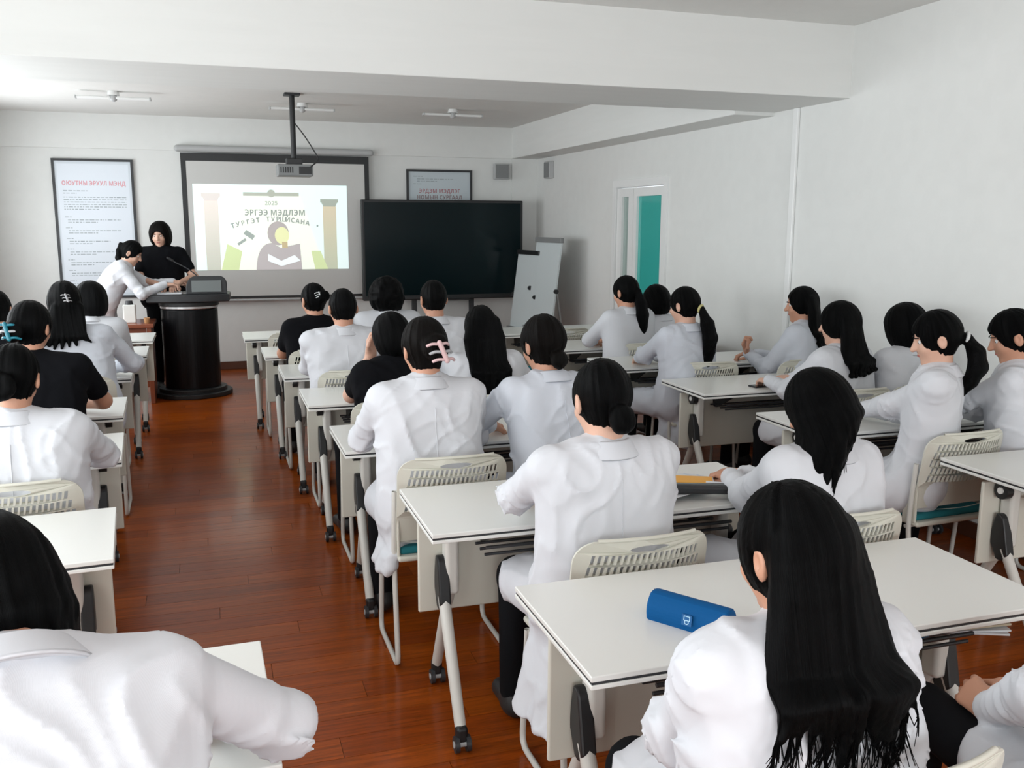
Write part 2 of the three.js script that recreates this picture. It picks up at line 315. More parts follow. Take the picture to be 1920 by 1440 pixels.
function putChair(label, x, z, turn = 0) {          // z: where the back of the chair stands
  const pos = [x - Math.sin(turn) * 0.21, 0, z - Math.cos(turn) * 0.21];
  if (firstChair) { firstChair = false; chair0.userData.label = label; chair0.position.set(...pos); chair0.rotation.y = turn; return; }
  copyOf(chair0, label, pos, turn);
}
putChair('cream chair of the long-haired girl in front, cut by the bottom edge', 1.055, -1.115, 0.06);
putChair('cream chair behind the woman with a low bun', 1.125, -2.262, 0.02);
putChair('cream chair under the girl bent over papers, only one corner visible', 1.80, -2.262, -0.05);
putChair('cream chair behind the woman with a hair clip', 0.835, -3.275, 0.0);
putChair('cream chair under the student with a round dark bob', 1.40, -3.29, 0.0);
putChair('cream chair under the black shirt student at the fourth table', 0.83, -4.41, 0);
putChair('cream chair under the girl with long straight black hair', 1.38, -4.41, 0);
putChair('cream chair behind the left man in a white coat', 0.78, -5.385, 0);
putChair('cream chair behind the right man in a white coat', 1.36, -5.385, 0);
putChair('cream chair behind the small-bun woman in black', 0.69, -6.325, 0);
putChair('cream chair behind the wide-haired student in the sixth row', 1.22, -6.325, 0);
putChair('empty cream chair at the front table of the middle column', 0.62, -7.36, 0);
putChair('second empty cream chair at the front table, right of the first', 1.18, -7.36, 0);
putChair('cream chair at the left bottom under the closest white coat', -0.20, -0.93, 0);
putChair('cream chair behind the bun-haired student on the left', -0.66, -3.36, 0.03);
putChair('cream chair under the black shirt student with a teal clip', -0.80, -4.43, 0.03);
putChair('cream chair under the loose-haired student at the left fifth table', -0.74, -5.56, 0.02);
putChair('cream chair at the left edge under the cut-off student', -1.25, -5.6, 0);
putChair('cream chair at the sixth left table, hidden by students', -0.82, -6.53, 0);
putChair('cream chair of the ponytail girl, just behind the right edge table', 3.0, -3.03, 0.05);
putChair('cream chair of the girl cut by the right edge', 3.56, -3.03, 0.05);
putChair('cream chair beside the closest girl, under the student with folded hands', 1.64, -0.93, 0);
putChair('cream chair under the long-haired girl of the third right row', 3.22, -4.0, 0);
putChair('cream chair under the girl whose head is half hidden', 3.65, -4.02, 0);
putChair('cream chair of the girl with the long tied ponytail', 2.93, -5.06, -0.1);
putChair('cream chair of the girl resting chin on hand', 3.60, -5.0, 0.1);
putChair('cream chair of the girl with loose long hair by the flip charts', 2.96, -6.0, 0);
putChair('cream chair of the student bowed behind the others', 3.30, -6.05, 0);
putChair('empty cream chair before the flip charts', 2.75, -7.02, 0);
// ---------------------------------------------------------------- people: smooth distance fields meshed with surface nets
function meshField(f, lo, hi, h, slack = 1.35) {
  const n = [0, 1, 2].map((i) => Math.ceil((hi[i] - lo[i]) / h) + 2), [nx, ny, nz] = n, val = new Float32Array(nx * ny * nz), B = 6, R = B * h * 0.5 * 1.7321 * slack + 0.012;
  for (let bz = 0; bz < nz; bz += B) for (let by = 0; by < ny; by += B) for (let bx = 0; bx < nx; bx += B) {
    const dc = f(lo[0] + (bx + (B - 1) / 2) * h, lo[1] + (by + (B - 1) / 2) * h, lo[2] + (bz + (B - 1) / 2) * h);
    const skip = Math.abs(dc) > R, X = Math.min(nx, bx + B), Y = Math.min(ny, by + B), Z = Math.min(nz, bz + B);
    for (let z = bz; z < Z; z++) for (let y = by; y < Y; y++) for (let x = bx; x < X; x++) val[(z * ny + y) * nx + x] = skip ? dc : f(lo[0] + x * h, lo[1] + y * h, lo[2] + z * h);
  }
  const id = new Int32Array(nx * ny * nz).fill(-1), pos = [], idx = [], sx = 1, sy = nx, sz = nx * ny;
  const c8 = [0, sx, sy, sx + sy, sz, sz + sx, sz + sy, sz + sx + sy], E = [[0, 1], [2, 3], [4, 5], [6, 7], [0, 2], [1, 3], [4, 6], [5, 7], [0, 4], [1, 5], [2, 6], [3, 7]];
  for (let z = 0; z < nz - 1; z++) for (let y = 0; y < ny - 1; y++) for (let x = 0; x < nx - 1; x++) {
    const o = (z * ny + y) * nx + x; let m = 0; for (let k = 0; k < 8; k++) if (val[o + c8[k]] < 0) m |= 1 << k; if (m === 0 || m === 255) continue;
    let px = 0, py = 0, pz = 0, c = 0;
    for (const [a, b] of E) { if (((m >> a) & 1) === ((m >> b) & 1)) continue; const va = val[o + c8[a]], vb = val[o + c8[b]], t = va / (va - vb); px += (a & 1) + ((b & 1) - (a & 1)) * t; py += ((a >> 1) & 1) + (((b >> 1) & 1) - ((a >> 1) & 1)) * t; pz += (a >> 2) + ((b >> 2) - (a >> 2)) * t; c++; }
    id[o] = pos.length / 3; pos.push(lo[0] + (x + px / c) * h, lo[1] + (y + py / c) * h, lo[2] + (z + pz / c) * h);
  }
  const quad = (a, b, c, d, flip) => { if (a < 0 || b < 0 || c < 0 || d < 0) return; if (flip) idx.push(a, c, b, a, d, c); else idx.push(a, b, c, a, c, d); };
  for (let z = 1; z < nz - 1; z++) for (let y = 1; y < ny - 1; y++) for (let x = 1; x < nx - 1; x++) {
    const o = (z * ny + y) * nx + x, s = val[o] < 0;
    if (s !== (val[o + sx] < 0)) quad(id[o - sy - sz], id[o - sz], id[o], id[o - sy], !s);
    if (s !== (val[o + sy] < 0)) quad(id[o - sx - sz], id[o - sx], id[o], id[o - sz], !s);
    if (s !== (val[o + sz] < 0)) quad(id[o - sx - sy], id[o - sy], id[o], id[o - sx], !s);
  }
  const g = new THREE.BufferGeometry(); g.setAttribute('position', new THREE.Float32BufferAttribute(pos, 3)); g.setIndex(idx); g.computeVertexNormals(); return g;
}
const smin = (a, b, k) => { const h = Math.max(k - Math.abs(a - b), 0) / k; return Math.min(a, b) - h * h * k * 0.25; };
const smax = (a, b, k) => -smin(-a, -b, k);
// a bone: tapered capsule [ax,ay,az,bx,by,bz,ra,rb]
const bone = (a, b, ra, rb = ra) => [a.x, a.y, a.z, b.x - a.x, b.y - a.y, b.z - a.z, ra, rb - ra, 1 / Math.max(1e-9, a.distanceToSquared(b))];
function dBone(q, x, y, z) { const px = x - q[0], py = y - q[1], pz = z - q[2]; let t = (px * q[3] + py * q[4] + pz * q[5]) * q[8]; t = t < 0 ? 0 : t > 1 ? 1 : t; const ex = px - q[3] * t, ey = py - q[4] * t, ez = pz - q[5] * t; return Math.sqrt(ex * ex + ey * ey + ez * ez) - q[6] - q[7] * t; }
function dBones(list, k, x, y, z) { let d = 1e3; for (let i = 0; i < list.length; i++) { const e = dBone(list[i], x, y, z); d = e - d > k ? d : d - e > k ? e : smin(d, e, k); } return d; }
function dEll(x, y, z, rx, ry, rz) { const a = Math.hypot(x / rx, y / ry, z / rz), b = Math.hypot(x / (rx * rx), y / (ry * ry), z / (rz * rz)); return b < 1e-6 ? -Math.min(rx, ry, rz) : a * (a - 1) / b; }
function boundsOf(lists, pad) { const lo = [1e9, 1e9, 1e9], hi = [-1e9, -1e9, -1e9]; for (const l of lists) for (const q of l) for (let i = 0; i < 3; i++) { const a = q[i], b = q[i] + q[i + 3], r = Math.max(q[6], q[6] + q[7]) + pad; lo[i] = Math.min(lo[i], a - r, b - r); hi[i] = Math.max(hi[i], a + r, b + r); } return [lo, hi]; }
function planarUV(g, s = 1) { const p = g.attributes.position, uv = new Float32Array(p.count * 2); for (let i = 0; i < p.count; i++) { uv[2 * i] = (p.getX(i) + p.getZ(i) * 0.7) * s; uv[2 * i + 1] = p.getY(i) * s; } g.setAttribute('uv', new THREE.BufferAttribute(uv, 2)); return g; }

const weave = dataTex(64, 64, (x, y) => { const n = 128 + 60 * (((x >> 1) + (y >> 1)) % 2 ? 1 : -1) + 40 * (rnd() - 0.5); return [n, n, n]; }, false, [60, 60]);
const hairStrand = dataTex(512, 64, (x, y) => { const n = clamp(128 + 90 * noise(x * 0.9, y * 0.02, 1.5) + 50 * noise(x * 0.23, y * 0.03, 8.5), 0, 255); return [n, n, n]; }, false, [3, 1]);
const coatMat = MAT([0.64, 0.655, 0.69], 0.85, { bumpMap: weave, bumpScale: 0.0002, sheen: 0.15 });
const coatCool = MAT([0.60, 0.63, 0.69], 0.85, { bumpMap: weave, bumpScale: 0.0002, sheen: 0.15 });
const shirtBlack = MAT([0.0042, 0.0045, 0.006], 0.95, { bumpMap: weave, bumpScale: 0.0002, specularIntensity: 0.25 });
const trousers = MAT([0.0055, 0.006, 0.0075], 0.95, { specularIntensity: 0.3 }), shoeMat = MAT([0.02, 0.02, 0.02], 0.5), shoeWhite = MAT([0.5, 0.5, 0.5], 0.6);
const skinMat = MAT([0.53, 0.27, 0.175], 0.5), skinPale = MAT([0.62, 0.37, 0.27], 0.5);
const hairMat = MAT([0.0018, 0.0019, 0.0021], 0.44, { bumpMap: hairStrand, bumpScale: 0.002, specularIntensity: 0.13 });
const hairBrown = MAT([0.0045, 0.0034, 0.0029], 0.46, { bumpMap: hairStrand, bumpScale: 0.0016, specularIntensity: 0.14 });
const eyeWhite = MAT([0.7, 0.68, 0.66], 0.25), irisMat = MAT([0.02, 0.012, 0.008], 0.2), lipMat = MAT([0.42, 0.13, 0.11], 0.45);

function elbowOf(S, T, a, b, pole) {
  const d = T.clone().sub(S); let L = d.length(); if (L > (a + b) * 0.995) { T.copy(S).addScaledVector(d, (a + b) * 0.995 / L); L = (a + b) * 0.995; } d.normalize();
  const x = (a * a - b * b + L * L) / (2 * L), h = Math.sqrt(Math.max(0, a * a - x * x)), p = pole.clone().addScaledVector(d, -pole.dot(d)).normalize();
  return S.clone().addScaledVector(d, x).addScaledVector(p, h);
}
// hand: list of bones from a wrist; dir = towards the fingers, nrm = out of the palm, side = +1 right hand
function handBones(w, dir, nrm, side, curl = 0.5, spread = 1) {
  dir = dir.clone().normalize(); nrm = nrm.clone().addScaledVector(dir, -nrm.dot(dir)).normalize();
  const lat = new THREE.Vector3().crossVectors(dir, nrm).multiplyScalar(side);          // towards the thumb
  const at = (a, b, c) => w.clone().addScaledVector(dir, a).addScaledVector(lat, b).addScaledVector(nrm, c);
  const palm = [], fing = [];
  const offs = [0.027, 0.009, -0.009, -0.026], len = [0.92, 1.03, 0.97, 0.78];
  offs.forEach((o, i) => {
    const base = at(0.082 - Math.abs(i - 1) * 0.005, o, 0);
    palm.push(bone(at(0.0, o * 0.62, 0), base, 0.0155, 0.0115));
    let p = base, ang = 0.15 + curl * 0.5; const fan = lat.clone().multiplyScalar(o * 2.2 * spread);
    [0.043, 0.027, 0.021].forEach((l, k) => {
      const v = dir.clone().multiplyScalar(Math.cos(ang)).addScaledVector(nrm, Math.sin(ang)).add(k === 0 ? fan : fan.clone().multiplyScalar(0.6)).normalize();
      const e = p.clone().addScaledVector(v, l * len[i]); fing.push(bone(p, e, 0.0094 - k * 0.0008, 0.0088 - k * 0.0008)); p = e; ang += 0.25 + curl * (0.9 - 0.2 * k);
    });
  });
  const tb = at(0.022, 0.026, 0.006), t1 = at(0.05, 0.05, 0.016 + 0.01 * curl), t2 = at(0.078, 0.056 - 0.014 * curl, 0.02 + 0.016 * curl), t3 = at(0.1, 0.052 - 0.022 * curl, 0.022 + 0.02 * curl);
  palm.push(bone(at(0, 0.006, 0), tb, 0.017, 0.016)); fing.push(bone(tb, t1, 0.0145, 0.0115), bone(t1, t2, 0.0112, 0.0102), bone(t2, t3, 0.0102, 0.0086));
  return { palm, fing };
}

function person(o) {
  const Q = { near: [0.0085, 0.0045, 0.0042, 0.004], mid: [0.012, 0.0055, 0.0055, 0.0048], far: [0.015, 0.0065, 0.007, 0.0055] }[o.q ?? 'mid'];
  const phi = (o.turn ?? 0) * D2R, F = V(-Math.sin(phi), 0, -Math.cos(phi)), R = V(Math.cos(phi), 0, -Math.sin(phi)), UP = V(0, 1, 0);
  const T = V(...o.top), sz = o.size ?? 1, hipY = o.hipY ?? 0.555;
  const hy = (o.look ?? o.turn ?? 0) * D2R, hp = (o.nod ?? 8) * D2R, hr = (o.tilt ?? 0) * D2R;           // nod: down +, tilt: towards own right +
  const q = new THREE.Quaternion().setFromEuler(new THREE.Euler(-hp, hy, -hr, 'YXZ'));
  const hx = V(1, 0, 0).applyQuaternion(q), hu = V(0, 1, 0).applyQuaternion(q), hz = V(0, 0, 1).applyQuaternion(q);   // right, up, back
  const C = T.clone().addScaledVector(hu, -0.122);
  const hip = o.hip ? V(o.hip[0], hipY, o.hip[1]) : V(T.x - F.x * 0.02, hipY, T.z).addScaledVector(F, -(o.lean ?? 0.06));
  const dn = hip.clone().sub(C).normalize();
  const N = o.neck ? V(...o.neck) : C.clone().addScaledVector(dn, 0.075).add(V(0, -0.058, 0)).addScaledVector(F, -0.024);
  const U = N.clone().sub(hip).normalize(), sw = (o.shoulder ?? 0.172) * sz;
  const roll = o.roll ?? 0, Rs = R.clone().addScaledVector(UP, -roll).normalize();
  const SR = N.clone().addScaledVector(U, -0.05).addScaledVector(Rs, sw), SL = N.clone().addScaledVector(U, -0.05).addScaledVector(Rs, -sw);
  const bulge = o.hunch ?? 0.02;
  const along = (t, b = 0) => hip.clone().lerp(N, t).addScaledVector(F, b - bulge * Math.sin(Math.PI * t));
  const g = thing('person', o.label, 'person', [hip.x, 0, hip.z]);
  const local = (geo) => { geo.translate(-hip.x, 0, -hip.z); return geo; };
  const arms = [];
  for (const side of [1, -1]) {
    const a = (side > 0 ? o.right : o.left) ?? {}, S = side > 0 ? SR : SL;
    const target = a.hand ? V(...a.hand) : V(hip.x, 0.80, hip.z).addScaledVector(F, 0.40).addScaledVector(R, side * 0.10);
    const pole = a.pole ? V(...a.pole) : V(0, -0.8, 0).addScaledVector(R, side * 0.55).addScaledVector(F, -0.25);
    const Ew = elbowOf(S, target, 0.275 * sz, 0.235 * sz, pole), fd = target.clone().sub(Ew).normalize();
    arms.push({ side, S, E: Ew, W: target, fd, a });
  }
  // legs
  const legs = [1, -1].map((s) => {
    const L = (s > 0 ? o.legR : o.legL) ?? {}, h0 = hip.clone().addScaledVector(R, s * 0.088).add(V(0, -0.005, 0));
    const knee = L.knee ? V(...L.knee) : h0.clone().addScaledVector(F, 0.40).addScaledVector(R, s * 0.03).setY(0.52);
    const foot = L.foot ? V(...L.foot) : knee.clone().addScaledVector(F, 0.02).setY(0.075);
    return { s, h0, knee, foot };
  });
  // ---- body
  const bod = [bone(N.clone().addScaledVector(U, -0.03), hip, 0.05, 0.07), bone(SR, SL, 0.035)];
  bod.push(bone(C.clone().addScaledVector(hu, -0.03).addScaledVector(hz, 0.012), N.clone().addScaledVector(U, -0.02), 0.049, 0.058));
  const bare = o.outfit === 'tshirt';
  for (const { S, E, W } of arms) bod.push(bone(S, E, 0.045, bare ? 0.039 : 0.034), bone(E, W, bare ? 0.041 : 0.034, bare ? 0.026 : 0.024));
  for (const { h0, knee, foot } of legs) bod.push(bone(h0, knee, 0.06, 0.045), bone(knee, foot, 0.043, 0.03));
  const [b0, b1] = boundsOf([bod], 0.02), geos = [];
  geos.push(meshField((x, y, z) => dBones(bod, 0.02, x, y, z), b0, b1, bare ? 0.012 : 0.016));
  const toHead = (x, y, z) => { const px = x - C.x, py = y - C.y, pz = z - C.z; return [px * hx.x + py * hx.y + pz * hx.z, px * hu.x + py * hu.y + pz * hu.z, px * hz.x + py * hz.y + pz * hz.z]; };
  const neckB = bone(C.clone().addScaledVector(hu, -0.03).addScaledVector(hz, 0.012), N.clone().addScaledVector(U, -0.02), 0.049, 0.058);
  const earOn = (o.hair?.ear ?? ['bun', 'pony', 'short'].includes(o.hair?.type));
  const headF = (x, y, z) => {
    const [u, v, w] = toHead(x, y, z), au = Math.abs(u);
    let d = dEll(u, v - 0.016, w - 0.006, 0.071, 0.094, 0.089);
    d = smin(d, dEll(u, v + 0.05, w + 0.032, 0.05, 0.058, 0.05), 0.045);
    d = smin(d, dEll(au - 0.034, v + 0.028, w + 0.062, 0.022, 0.02, 0.016), 0.02);                      // cheeks
    d = smin(d, dEll(u, v + 0.095, w + 0.066, 0.018, 0.014, 0.014), 0.025);                             // chin
    d = smax(d, -dEll(au - 0.03, v - 0.006, w + 0.094, 0.018, 0.012, 0.014), 0.012);                    // eye sockets
    { const t = clamp((0.014 - v) / 0.036, 0, 1), r = 0.006 + 0.0065 * t; d = smin(d, Math.hypot(u * 0.85, v - (0.014 - 0.036 * t), w + 0.083 + 0.019 * t) - r, 0.012); }   // nose
    d = smin(d, dEll(au - 0.009, v + 0.023, w + 0.092, 0.008, 0.006, 0.007), 0.006);
    d = smin(d, dEll(u, v + 0.054, w + 0.078, 0.021, 0.0075, 0.008), 0.008);                            // lips
    if (earOn) { const e = smax(dEll(au - 0.079 - (w - 0.0) * 0.25, v + 0.006, w - 0.004, 0.010, 0.03, 0.018), -dEll(au - 0.090, v + 0.002, w - 0.001, 0.008, 0.016, 0.009), 0.004); d = smin(d, e, 0.006); }   // ears
    return smin(d, dBone(neckB, x, y, z), 0.02);
  };
  geos.push(meshField(headF, [C.x - 0.14, Math.min(C.y - 0.2, N.y - 0.03), C.z - 0.14], [C.x + 0.14, C.y + 0.14, C.z + 0.14], Q[1]));
  for (const { side, W, fd, a } of arms) {
    const dir = a.dir ? V(...a.dir) : fd.clone().add(V(0, -0.1, 0)), nrm = a.palm ? V(...a.palm) : V(0, -1, 0);
    const H = handBones(W, dir, nrm, side, a.curl ?? 0.55, a.spread ?? 1), wr = [bone(W.clone().addScaledVector(fd, -0.09), W, 0.027, 0.0225)];
    const [h0, h1] = boundsOf([H.palm, H.fing, wr], 0.012);
    geos.push(meshField((x, y, z) => { const p = dBones(H.palm, 0.016, x, y, z), f = dBones(H.fing, 0.0035, x, y, z), w = dBone(wr[0], x, y, z); return smin(smin(p, f, 0.007), w, 0.02); }, h0, h1, a.fine ?? Q[3]));
  }
  const skin = o.skin ?? skinMat;
  const body = part('body', local(planarUV(mergeGeometries(geos.map((k) => { k.deleteAttribute('uv'); return k; })))), skin, g);
  // face features ride on the head
  const hm = new THREE.Matrix4().makeBasis(hx, hu, hz).setPosition(C.x - hip.x, C.y, C.z - hip.z);
  const onHead = (geo) => geo.applyMatrix4(hm);
  if (o.face) {
    for (const s of [-1, 1]) {
      const e = part('eye', onHead(new THREE.SphereGeometry(0.0112, 14, 10).translate(s * 0.0305, 0.006, -0.0695)), eyeWhite, body);
      part('iris', onHead(new THREE.SphereGeometry(0.0062, 10, 8).translate(s * 0.0305, 0.005, -0.0756)), irisMat, e);
      part('eyebrow', onHead(rod([s * 0.015, 0.026, -0.0905], [s * 0.047, 0.027, -0.078], 0.003, 0.002, 6)), o.hairMat ?? hairMat, body);
    }
    part('lips', onHead(new THREE.SphereGeometry(1, 14, 10).scale(0.021, 0.0065, 0.006).translate(0, -0.054, -0.0835)), lipMat, body);
  }
  // ---- clothing
  const coat = o.outfit !== 'tshirt', cs = o.bulk ?? 1, tor = [];
  tor.push(bone(SR.clone().addScaledVector(Rs, -0.02), SL.clone().addScaledVector(Rs, 0.02), 0.062 * cs));
  tor.push(bone(N.clone().addScaledVector(U, -0.012), N.clone().addScaledVector(U, -0.1), 0.062, 0.09));
  for (const [t, wd, r, b] of [[0.80, 0.105, 0.092, 0.008], [0.64, 0.1, 0.1, 0.012], [0.48, 0.094, 0.104, 0.008], [0.33, 0.092, 0.105, 0.0], [0.18, 0.096, 0.11, 0.0], [0.02, 0.1, 0.118, 0]]) tor.push(bone(along(t, b).addScaledVector(R, wd * sz), along(t, b).addScaledVector(R, -wd * sz), r * cs));
  const slv = [];
  for (const { S, E, W, fd } of arms) {
    if (coat) slv.push(bone(S, E, 0.06, 0.05), bone(E, W.clone().addScaledVector(fd, -0.005), 0.05, 0.039)); else slv.push(bone(S, S.clone().lerp(E, 0.62), 0.062, 0.06));
  }
  const lap = [];
  if (coat && !o.standing) for (const { h0, knee } of legs) lap.push(bone(h0, h0.clone().lerp(knee, o.hem ?? 0.86), 0.098, 0.088));
  if (coat && o.standing) for (const { h0, knee } of legs) lap.push(bone(h0, h0.clone().lerp(knee, 0.5), 0.1, 0.1));
  const tails = []; for (const [a, b, c, d, r] of o.tails ?? []) { const n = 14; for (let i = 0; i < n; i++) { const t = i / (n - 1), w = 0.012 * Math.sin(i * 1.1); tails.push(bone(V(...a).lerp(V(...b), t), V(...d).lerp(V(...c), t).add(V(w, 0, w)), r ?? 0.02, (r ?? 0.02) * 0.75)); } }
  const folds = o.q === 'far' ? 0 : (o.folds ?? 0.8), sd = (o.top[0] * 13.7 + o.top[2] * 7.1);
  const pits = arms.map((a) => a.S.clone().addScaledVector(U, -0.13)), hipR = hip.dot(R);
  const crease = (n) => { const c = 1 - Math.abs(n) * 2.6; return c > 0 ? c * c : 0; };
  const clothF = (x, y, z) => {
    let d = dBones(tor, 0.07, x, y, z), e = dBones(slv, 0.03, x, y, z);
    if (lap.length) d = smin(d, dBones(lap, 0.03, x, y, z), 0.05);
    if (tails.length) d = smin(d, dBones(tails, 0.025, x, y, z), 0.03);
    if (folds && (d < 0.05 || e < 0.05) && d > -0.06 && e > -0.06) {
      const w = noise(x * 6 + sd, y * 6, z * 6), lat = x * R.x + y * R.y + z * R.z - hipR;
      if (d < 0.05) {
        let k = 0.6; for (const p of pits) k = Math.max(k, 1.25 - Math.hypot(x - p.x, y - p.y, z - p.z) / 0.16); k = Math.max(k, 1.0 - Math.abs(y - 0.66) / 0.16);
        d -= folds * k * (0.016 * crease(noise(lat * 7 + w * 1.1 + sd, y * 4.5 + lat * 4 + w, z * 4)) + 0.010 * crease(noise(lat * 6 + sd, y * 13 + w * 1.2 - lat * 9, z * 5 + 4)) + 0.009 * crease(noise(lat * 12 + w * 1.8, y * 6.5 + lat * 8 + sd, z * 6 + 9))) - folds * 0.006;
      }
      if (e < 0.05) {
        const a = dBone(slv[0], x, y, z) < 0.09 || (slv.length > 3 && Math.min(dBone(slv[0], x, y, z), dBone(slv[1], x, y, z)) < Math.min(dBone(slv[2], x, y, z), dBone(slv[3], x, y, z))) ? arms[0] : arms[1];
        const px = x - a.E.x, py = y - a.E.y, pz = z - a.E.z; 
        const up = a.S.clone().sub(a.E), L = up.length(), s1 = (px * up.x + py * up.y + pz * up.z) / L, s2 = px * a.fd.x + py * a.fd.y + pz * a.fd.z, s = Math.max(s1, s2);
        const k = Math.max(0.5, 1.35 - Math.abs(s) / 0.12);
        e -= folds * k * (0.014 * crease(noise(s * 17 + w * 1.6 + lat * 7, lat * 9 + sd, y * 6)) + 0.008 * crease(noise(s * 22 + w * 2, lat * 9, z * 7 + sd))) - folds * 0.005;
      }
    }
    return smin(d, e, 0.022);
  };
  { const [lo, hi] = boundsOf([tor, slv, lap, tails], 0.025);
    const cm = o.cloth ?? (coat ? coatMat : shirtBlack);
    const cl = part(coat ? 'lab_coat' : 'tshirt', local(planarUV(meshField(clothF, lo, hi, Q[0]))), cm, g);
    // collar
    const ax = C.clone().addScaledVector(hz, 0.01).sub(N).normalize().lerp(U, 0.5).normalize();
    const pr = coat ? [[0.0555, -0.02], [0.0545, 0.016], [0.058, 0.022], [0.065, 0.018], [0.093, -0.022], [0.09, -0.028], [0.066, -0.02]] : [[0.0555, -0.012], [0.056, 0.006], [0.06, 0.008], [0.07, -0.004], [0.068, -0.012]];
    const cg = new THREE.LatheGeometry(pr.concat([pr[0]]).map((p) => new THREE.Vector2(p[0] * 1.04, p[1])), 26); cg.scale(1.08, 1, 1);
    cg.applyMatrix4(new THREE.Matrix4().makeBasis(R, ax.clone().addScaledVector(R, -ax.dot(R)).normalize(), new THREE.Vector3().crossVectors(R, ax).normalize()));
    cg.translate(N.x - hip.x, N.y + 0.008, N.z - hip.z); cg.translate(F.x * -0.004, 0, F.z * -0.004); part('collar', cg, cm, cl);
    if (coat && o.seam) { // raised centre back seam
      const pts = []; for (let i = 0; i <= 22; i++) { const c = along(lerp(0.86, 0.08, i / 22)); let s = 0.25, d; for (let k = 0; k < 40; k++) { const p = c.clone().addScaledVector(F, -s); d = clothF(p.x, p.y, p.z); if (Math.abs(d) < 0.0008) break; s -= d * 0.8; } pts.push(c.addScaledVector(F, -s)); }
      part('back_seam', local(new THREE.TubeGeometry(new THREE.CatmullRomCurve3(pts), 44, 0.0017, 6)), cm, cl);
    }
  }
  // ---- legs and shoes
  if (!o.noLegs) {
    const tr = []; for (const { h0, knee, foot } of legs) tr.push(bone(h0, knee, 0.086, 0.064), bone(knee, foot.clone().add(V(0, 0.02, 0)), 0.062, 0.05));
    if (!coat || o.standing) tr.push(bone(legs[0].h0, legs[1].h0, 0.105));
    const [lo, hi] = boundsOf([tr], 0.02);
    part('trousers', local(planarUV(meshField((x, y, z) => dBones(tr, 0.025, x, y, z), lo, hi, 0.016))), o.legMat ?? trousers, g);
    for (const { foot } of legs) {
      const sh = [bone(foot.clone().setY(0.05).addScaledVector(F, -0.03), foot.clone().setY(0.04).addScaledVector(F, 0.13), 0.042, 0.034), bone(foot.clone().setY(0.1), foot.clone().setY(0.05), 0.042, 0.042)];
      const [l2, h2] = boundsOf([sh], 0.02);
      part('shoe', local(planarUV(meshField((x, y, z) => smax(dBones(sh, 0.03, x, y, z), 0.004 - y, 0.006), l2, h2, 0.011))), o.shoe ?? shoeMat, g);
    }
  }
  // ---- hair
  const hs = o.hair ?? {}, locks = [], chains = [], hp3 = (a, b, c) => C.clone().addScaledVector(hx, a).addScaledVector(hu, b).addScaledVector(hz, c);
  const backPt = (lat, y, out) => { const t = clamp((y - hip.y) / (N.y - hip.y), 0, 1.0), c = along(t); return V(c.x, y, c.z).addScaledVector(R, lat).addScaledVector(F, -(0.115 * cs + out)); };
  if (hs.type === 'long') {
    const n = (hs.n ?? 9) + 4, wTop = 0.062, wEnd = hs.width ?? 0.105, endY = hs.end ?? N.y - 0.22, sh = hs.shift ?? 0, wv = hs.wave ?? 0.5, layers = o.q === 'near' ? 2 : 1;
    for (let ly = 0; ly < layers; ly++) for (let i = 0; i < n; i++) {
      const u = (i + (ly ? 0.5 : 0)) / (n - 1) * 2 - 1, j = hash3(i + 3 + ly * 40, Math.round(sd * 10), 5) - 0.5, j2 = hash3(i + 9 + ly * 40, Math.round(sd * 10), 11) - 0.5, e = Math.min(N.y - 0.11 + 0.03 * j, endY + j * (hs.ragged ?? 0.05) + u * u * (u < 0 ? hs.roundL ?? hs.round ?? 0.02 : hs.round ?? 0.02) + ly * 0.015);
      const p = [hp3(u * wTop, 0.03, 0.055 + 0.02 * (1 - u * u)), hp3(u * (wTop + 0.02), -0.055, 0.06 + 0.022 * (1 - u * u))];
      const yN = N.y - 0.005; p.push(backPt(u * lerp(wTop, wEnd, 0.55) + sh * 0.4, yN - 0.03, -0.04 + 0.012 * (1 - u * u)));
      for (let k = 1; k <= 5; k++) { const t = k / 5; p.push(backPt(u * lerp(wTop + 0.02, wEnd, 0.55 + 0.45 * t) + sh * (0.4 + 0.6 * t) + wv * t * (0.007 * Math.sin(3.4 * t + i * 0.9 + ly) + 0.02 * j2 * t), lerp(yN - 0.04, e, t), 0.0 + ly * 0.007 + 0.006 * (1 - u * u) - 0.006 * t)); }
      const rr = [0.03, 0.03, 0.024, 0.018, 0.0135, 0.009, 0.0055, hs.tip ?? 0.002]; chains.push([p, rr]); for (let k = 0; k < p.length - 1; k++) locks.push(bone(p[k], p[k + 1], rr[k], rr[k + 1]));
    }
    for (const s of hs.front ?? []) { const p = [hp3(s * 0.066, 0.03, -0.02), hp3(s * 0.076, -0.05, -0.015), hp3(s * 0.082, -0.12, -0.01), hp3(s * 0.085, -0.2, 0.0)]; for (let k = 0; k < 3; k++) locks.push(bone(p[k], p[k + 1], 0.02, 0.02 - 0.004 * k)); }
  }
